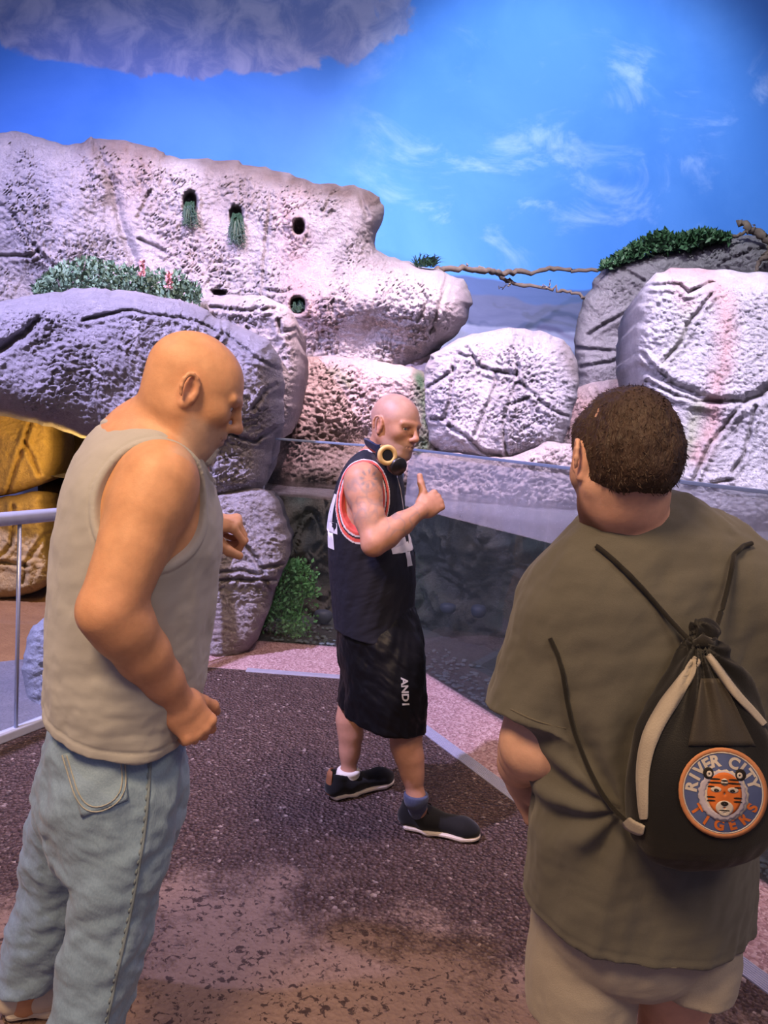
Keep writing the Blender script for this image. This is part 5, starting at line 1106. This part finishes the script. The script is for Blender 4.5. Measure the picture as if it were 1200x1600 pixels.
# shirt
MSHIRT=cloth_mat('olive_jersey',(.078,.074,.062),(.128,.121,.102),.92,480,.5,9,.2,(1,1,5))
t=Sdf(); t.loft([(J(1003,850,1.325),.074,.068),(J(1006,872,tY),.125,.092),(J(1010,900,tY),.185,.115),(J(1014,960,tY),.205,.132),(J(1014,1050,tY),.205,.140),(J(1008,1180,tY),.198,.146),(J(1002,1300,tY),.197,.152),(J(994,1400,tY),.193,.155),(J(986,1470,tY),.188,.154),(J(980,1520,tY),.185,.150)],rR,.05)
t.ecap(J(985,872,tY),sL+np.array((0,0,.004)),.074,.074,None,.07); t.ecap(J(1015,866,tY),sR+np.array((0,0,.004)),.074,.074,None,.07)
for s_,e_,q_ in((sL,el,.80),(sR,eRr,.82)):
    dv_=e_-s_; sl=Sdf(); sl.loft([(s_,.074,.080),(s_+dv_*.3,.075,.082),(s_+dv_*.62,.076,.082),(s_+dv_*.90,.079,.084),(s_+dv_*1.02,.079,.084)],(1,0,0),.05); sl.plane(s_+dv_*q_,nrm(dv_)+np.array((.06,0,0)),.004)
    t.add(sl.ev,(s_+e_)/2,.27,.05)
t.ell(nbR+np.array((-.004,.012,.036))+fR*.02,(.088,.092,.055),hRR if False else Rx(D2(-14)),.006,'s')
hz=J(960,1497,1.185)[2]
t.plane((0,0,hz),(0,0,-1),.004)
def frk(P):
    P=np.asarray(P); z=P[:,2]; r=folds(P,(.10,0,1),9,.012,71,.22)+folds(P,(1,0,.4),12,.006,74,.35)+folds(P,(.5,0,1),20,.003,77,.3)
    hq=z-hz; r=r+.0016*np.exp(-((hq-.018)/.003)**2)
    # pull of the bag cord towards the lower left
    e=J(985,1280,1.15); qx=P[:,0]-e[0]; qz=z-e[2]; rr_=np.hypot(qx,qz); an=np.arctan2(qz,qx); r=r+.010*np.sin(an*9)*np.exp(-((rr_-.10)/.07)**2)*(P[:,1]<1.33)
    return r.astype(np.float32)
t.disp=frk
sh=make('shirt',t,.0048,MSHIRT,PR)
# collar rib and hem stitch
MRIB=cloth_mat('olive_rib',(.085,.076,.058),(.125,.112,.086),.9,480,.5,9,.2)
def ring_on(px,Y0,r,name,mat,parent,sdf,flat=1.): 
    P=chaikin(px,3,False); W=onto(sdf,atY(P[:,0],P[:,1],Y0),None,.0); return MB().tube(list(W),r,8).build(name,mat,parent,smooth=True)
0 and ring_on([(940,868),(975,872),(1010,868),(1050,856),(1082,838)],.9,.0028,'collar_seam',MRIB,sh,t)
0 and ring_on([(832,1395),(870,1440),(915,1470),(960,1483),(1010,1484),(1060,1475),(1105,1455),(1140,1430)],.9,.0016,'hem_stitch',MRIB,sh,t)
ring_on([(798,1108),(830,1124),(860,1133),(884,1138)],.9,.0016,'sleeve_stitch',MRIB,sh,t)
# shorts
MKHA=cloth_mat('khaki_twill',(.32,.285,.24),(.42,.375,.315),.75,420,.4,6,.15)
s=Sdf(); s.loft([(J(990,1350,tY),.160,.125),(J(988,1400,tY),.160,.132),(J(988,1432,tY),.150,.122)],rR,.05)
s.loft([(J(915,1400,1.36),.090,.120),(J(915,1470,1.36),.098,.125),(J(908,1530,1.36),.100,.122),(J(902,1600,1.37),.102,.118),(J(896,1680,1.37),.104,.116)],rR,.012)
s.loft([(J(1068,1400,1.33),.086,.118),(J(1070,1470,1.33),.084,.122),(J(1064,1520,1.33),.080,.118),(J(1058,1570,1.34),.078,.112),(J(1052,1640,1.34),.078,.110)],rR,.006)
zl=J(900,1650,1.25)[2]; zr_=J(1070,1584,1.22)[2]; xm=(J(998,1560,1.30)[0])
s.add(lambda P:np.where(P[:,0]<xm,zl-P[:,2],zr_-P[:,2]+.10*(P[:,0]-.57)).astype(np.float32),(0,0,0),1e6,.005,'i')
s.disp=lambda P:folds(P,(.1,0,1),9,.009,81,.2)+folds(P,(1,0,.6),15,.003,84,.4)
make('shorts',s,.0045,MKHA,PR)
for a_ in(aLf,aRt):
    h_=a_-fR*.05; h_[2]=0; t_=h_+fR*.28; up,_=shoe(PR,h_,t_,0,plain('grey_trainer',(.12,.12,.13),.7,.3),MSOLE,None)
# ---------------------------------------------------------------- drawstring bag on the back
BG=empty('drawstring_bag',tuple(J(1090,1340,1.10)),'black drawstring bag with round tiger patch worn on the back','bag')
MBAG=cloth_mat('black_nylon',(.0045,.0042,.004),(.008,.0075,.007),.60,500,.3,7,.1,spec=.3); MBAGT=cloth_mat('brown_black_nylon',(.030,.025,.019),(.050,.042,.032),.55,500,.3,7,.1,spec=.3); MGREY=cloth_mat('grey_webbing',(.30,.26,.21),(.40,.35,.29),.8,420,.4); MCORD=cloth_mat('black_cord',(.008,.007,.006),(.018,.016,.013),.7,900,.6)
bY=1.12
bag=Sdf(); bs=nrm((1,.10,0))
bag.loft([(J(1098,1012,1.14),.012,.014),(J(1102,1040,1.135),.030,.026),(J(1105,1090,1.13),.066,.040),(J(1102,1150,1.125),.098,.052),(J(1099,1205,1.12),.106,.060),(J(1097,1250,1.12),.107,.062),(J(1095,1285,1.12),.100,.054),(J(1095,1305,1.125),.080,.036)],bs,.03)
gx0,gz0=J(1100,1010,1.1)[[0,2]]
bag.disp=lambda P:(.006*np.sin(np.arctan2(P[:,0]-gx0,gz0-P[:,2])*17+2.2*pn(np.asarray(P)*8,9))*sst(.26,.05,gz0-P[:,2])+folds(P,(0,0,1),13,.006,91,.3)).astype(np.float32)
bo=make('sack',bag,.0034,MBAG,BG)
# brownish front panel below the gather is the same nylon, folded; its mouth ruff
rf=Sdf(); rf.ecap(J(1098,1012,1.14),J(1104,985,1.145),(.014,.012),(.026,.016),bs,.01); rf.disp=lambda P:(.004*np.sin(np.arctan2(P[:,0]-gx0,P[:,1]-1.14)*9)).astype(np.float32); make('mouth_ruff',rf,.003,MBAG,BG)
fp=patch_on(bag,[(1096,1060),(1128,1060),(1180,1165),(1075,1165)],.85,.002,.002,'front_panel',MBAGT,BG)
# grey webbing strips
def web(px,wd,name,off=.003):
    P=chaikin(px,3,False); tg=np.gradient(P,axis=0); tg/=np.linalg.norm(tg,axis=1)[:,None]; nn=np.c_[-tg[:,1],tg[:,0]]; w_=np.interp(np.linspace(0,1,len(P)),np.linspace(0,1,len(wd)),wd)[:,None]; V=[]; m=5
    for q in np.linspace(-1,1,m): V.append(P+nn*w_*q)
    V=np.stack(V,1).reshape(-1,2); W=onto(bag,atY(V[:,0],V[:,1],.85),None,off); bad=np.abs(W[:,1]-1.1)>.2; W[bad]=atY(V[bad,0],V[bad,1],1.15); F_=[(i*m+j,i*m+j+1,(i+1)*m+j+1,(i+1)*m+j) for i in range(len(P)-1) for j in range(m-1)]
    o=link(name,mesh_np(name,W,F_),MGREY,BG); md=o.modifiers.new('t','SOLIDIFY'); md.thickness=.003; md.offset=0; return o
web([(1090,1028),(1072,1060),(1040,1105),(1015,1150),(1004,1200),(1004,1245),(1006,1280)],[5,9,13,13,10,8,5],'webbing_strip')
web([(1106,1024),(1125,1050),(1150,1085),(1175,1110),(1194,1132)],[4,6,6,5,4],'webbing_strip')
web([(978,1282),(985,1290),(998,1296),(1006,1298)],[7,9,9,6],'corner_tab',.006)
def cord(pts,name,r=.0042):
    P=np.array(pts,float); xy=chaikin(P[:,:2],3,False); yy=chaikin(np.c_[P[:,2],P[:,2]],3,False)[:,0]; W=np.array([J(x,y,q) for (x,y),q in zip(xy,yy)]); d=t.ev(W.astype(np.float32)); 
    for _ in range(12): d=t.ev(W.astype(np.float32)); W[:,1]-=np.clip(.006-d,0,.05)*1.0
    return MB().tube(list(W),r,8).build(name,MCORD,BG,smooth=True)
cord([(1085,1008,1.14),(1050,972,1.17),(1000,915,1.19),(960,875,1.21),(930,852,1.25),(914,843,1.31),(906,838,1.35)],'shoulder_cord')
cord([(982,1286,1.13),(955,1262,1.16),(925,1215,1.19),(895,1140,1.21),(880,1080,1.23),(868,1020,1.25),(850,985,1.28)],'shoulder_cord')
cord([(1112,1000,1.14),(1126,960,1.17),(1138,915,1.19),(1146,875,1.20),(1148,852,1.25),(1147,840,1.31)],'shoulder_cord')
m=MB(); m.tube([J(1088,1008,1.125),J(1098,1002,1.12),J(1112,1006,1.125)],[.009,.011,.009],10); m.build('cord_knot',MCORD,BG,smooth=True)
# round printed patch
MOR=plain('orange_print',(.48,.20,.09),.7,.2,0,.12,60); MNB=plain('navy_print',(.075,.10,.22),.7,.2,0,.15,60); MCR=plain('cream_print',(.50,.44,.38),.7,.2,0,.08,60); MBK=plain('black_print',(.02,.016,.014),.7,.2); MORB=plain('bright_orange_print',(.55,.14,.03),.7,.2,0,.15,80); MLIL=plain('lilac_print',(.40,.36,.42),.7,.2,0,.08)
pcx,pcy,PRX,PRY=1130.,1239.,70.,71.
def pmap(off):
    def fn(u,v):     # u,v in patch radii, v up
        x=pcx+u*PRX; y=pcy-v*PRY+u*4; W=onto(bag,atY(x,y,.85),None,off); bad=np.abs(W[:,1]-1.08)>.12; 
        if bad.any(): W[bad]=atY(x[bad],y[bad],1.12)
        return W
    return fn
def disc(name,r0,r1,off,mat,parent,c=(0,0),sx=1.,sy=1.,n=40,rings=8,wob=None):
    V=[];F_=[]
    for i in range(rings+1):
        r=r0+(r1-r0)*i/rings
        for j in range(n):
            a_=2*math.pi*j/n; q=r*(1 if wob is None else wob(a_)); V.append((c[0]+sx*q*math.cos(a_),c[1]+sy*q*math.sin(a_)))
    V=np.array(V); W=pmap(off)(V[:,0],V[:,1]); F_=[(i*n+j,i*n+(j+1)%n,(i+1)*n+(j+1)%n,(i+1)*n+j) for i in range(rings) for j in range(n)]
    o=link(name,mesh_np(name,W,F_),mat,parent); md=o.modifiers.new('t','SOLIDIFY'); md.thickness=.0006; md.offset=0; return o
pt=disc('patch',.03,1.,.0035,MNB,BG); pt['label']='round navy and orange patch with a tiger face'
disc('rim',.90,1.,.0043,MOR,pt,rings=2); disc('rim_line',.875,.905,.0043,MCR,pt,rings=1)
def arc(txt,r,a0,a1,hgt,mat,top=True,name='letter'):
    n=len(txt)
    for i,ch_ in enumerate(txt):
        if ch_==' ': continue
        an=D2(a0+(a1-a0)*i/(n-1)); c_=np.array((math.cos(an),math.sin(an)))*r; upv=np.array((math.cos(an),math.sin(an)))*(1 if top else -1); rt=np.array((upv[1],-upv[0]))
        decal(name,ch_,hgt,lambda u,v:pmap(.0046)(c_[0]+u*rt[0]+v*upv[0],c_[1]+u*rt[1]+v*upv[1]),mat,pt,cuts=1,bold=.045)
arc('RIVER CITY',.715,170,20,.27,MCR); arc('TIGERS',.71,214,336,.25,MORB,False)
# tiger face: cream ruff, orange mask, stripes, eyes, muzzle
w1=lambda a_:1+.035*math.sin(a_*22)
disc('ruff',.02,.56,.0047,MCR,pt,(.02,-.06),.98,1.02,56,8,w1); disc('ruff_shade',.40,.55,.0050,MLIL,pt,(-.02,-.06),.98,1.0,56,3,w1)
disc('face_mask',.02,.44,.0054,MORB,pt,(.03,-.02),.95,1.0,40,7,lambda a_:1+.08*math.cos(2*a_)*-1); disc('muzzle',.02,.19,.0060,MCR,pt,(.03,-.33),1.05,.85,28,4); disc('chin',.02,.10,.0064,MCR,pt,(.03,-.44),1.2,.7,20,3)
for sx_ in(-1,1):
    disc('ear',.02,.13,.0060,MBK,pt,(.03+sx_*.36,.42),.9,1.,20,3); disc('ear_inside',.02,.07,.0065,MCR,pt,(.03+sx_*.34,.40),.9,1.,16,2)
    disc('eye_patch',.02,.10,.0060,MCR,pt,(.03+sx_*.19,.07),1.2,.62,20,3); disc('eye',.01,.05,.0065,MBK,pt,(.03+sx_*.18,.05),1.2,.6,16,2)
    for yy,ll in((.22,.20),(.30,.16),(-.10,.12),(-.18,.12),(.13,.10)): disc('stripe',.01,.10,.0062,MBK,pt,(.03+sx_*(.30 if yy<.2 else .22),yy),ll/.1*.8,.18,14,2)
disc('nose',.01,.07,.0066,MBK,pt,(.03,-.235),1.2,.7,16,2); disc('mouth',.01,.08,.0067,MBK,pt,(.03,-.385),1.5,.18,16,2); disc('brow_mark',.01,.10,.0062,MCR,pt,(.03,.24),.8,.8,18,2); disc('stripe',.01,.06,.0066,MBK,pt,(.03,.27),1.3,.3,14,2); disc('stripe',.01,.06,.0066,MBK,pt,(.03,.20),1.3,.3,14,2)
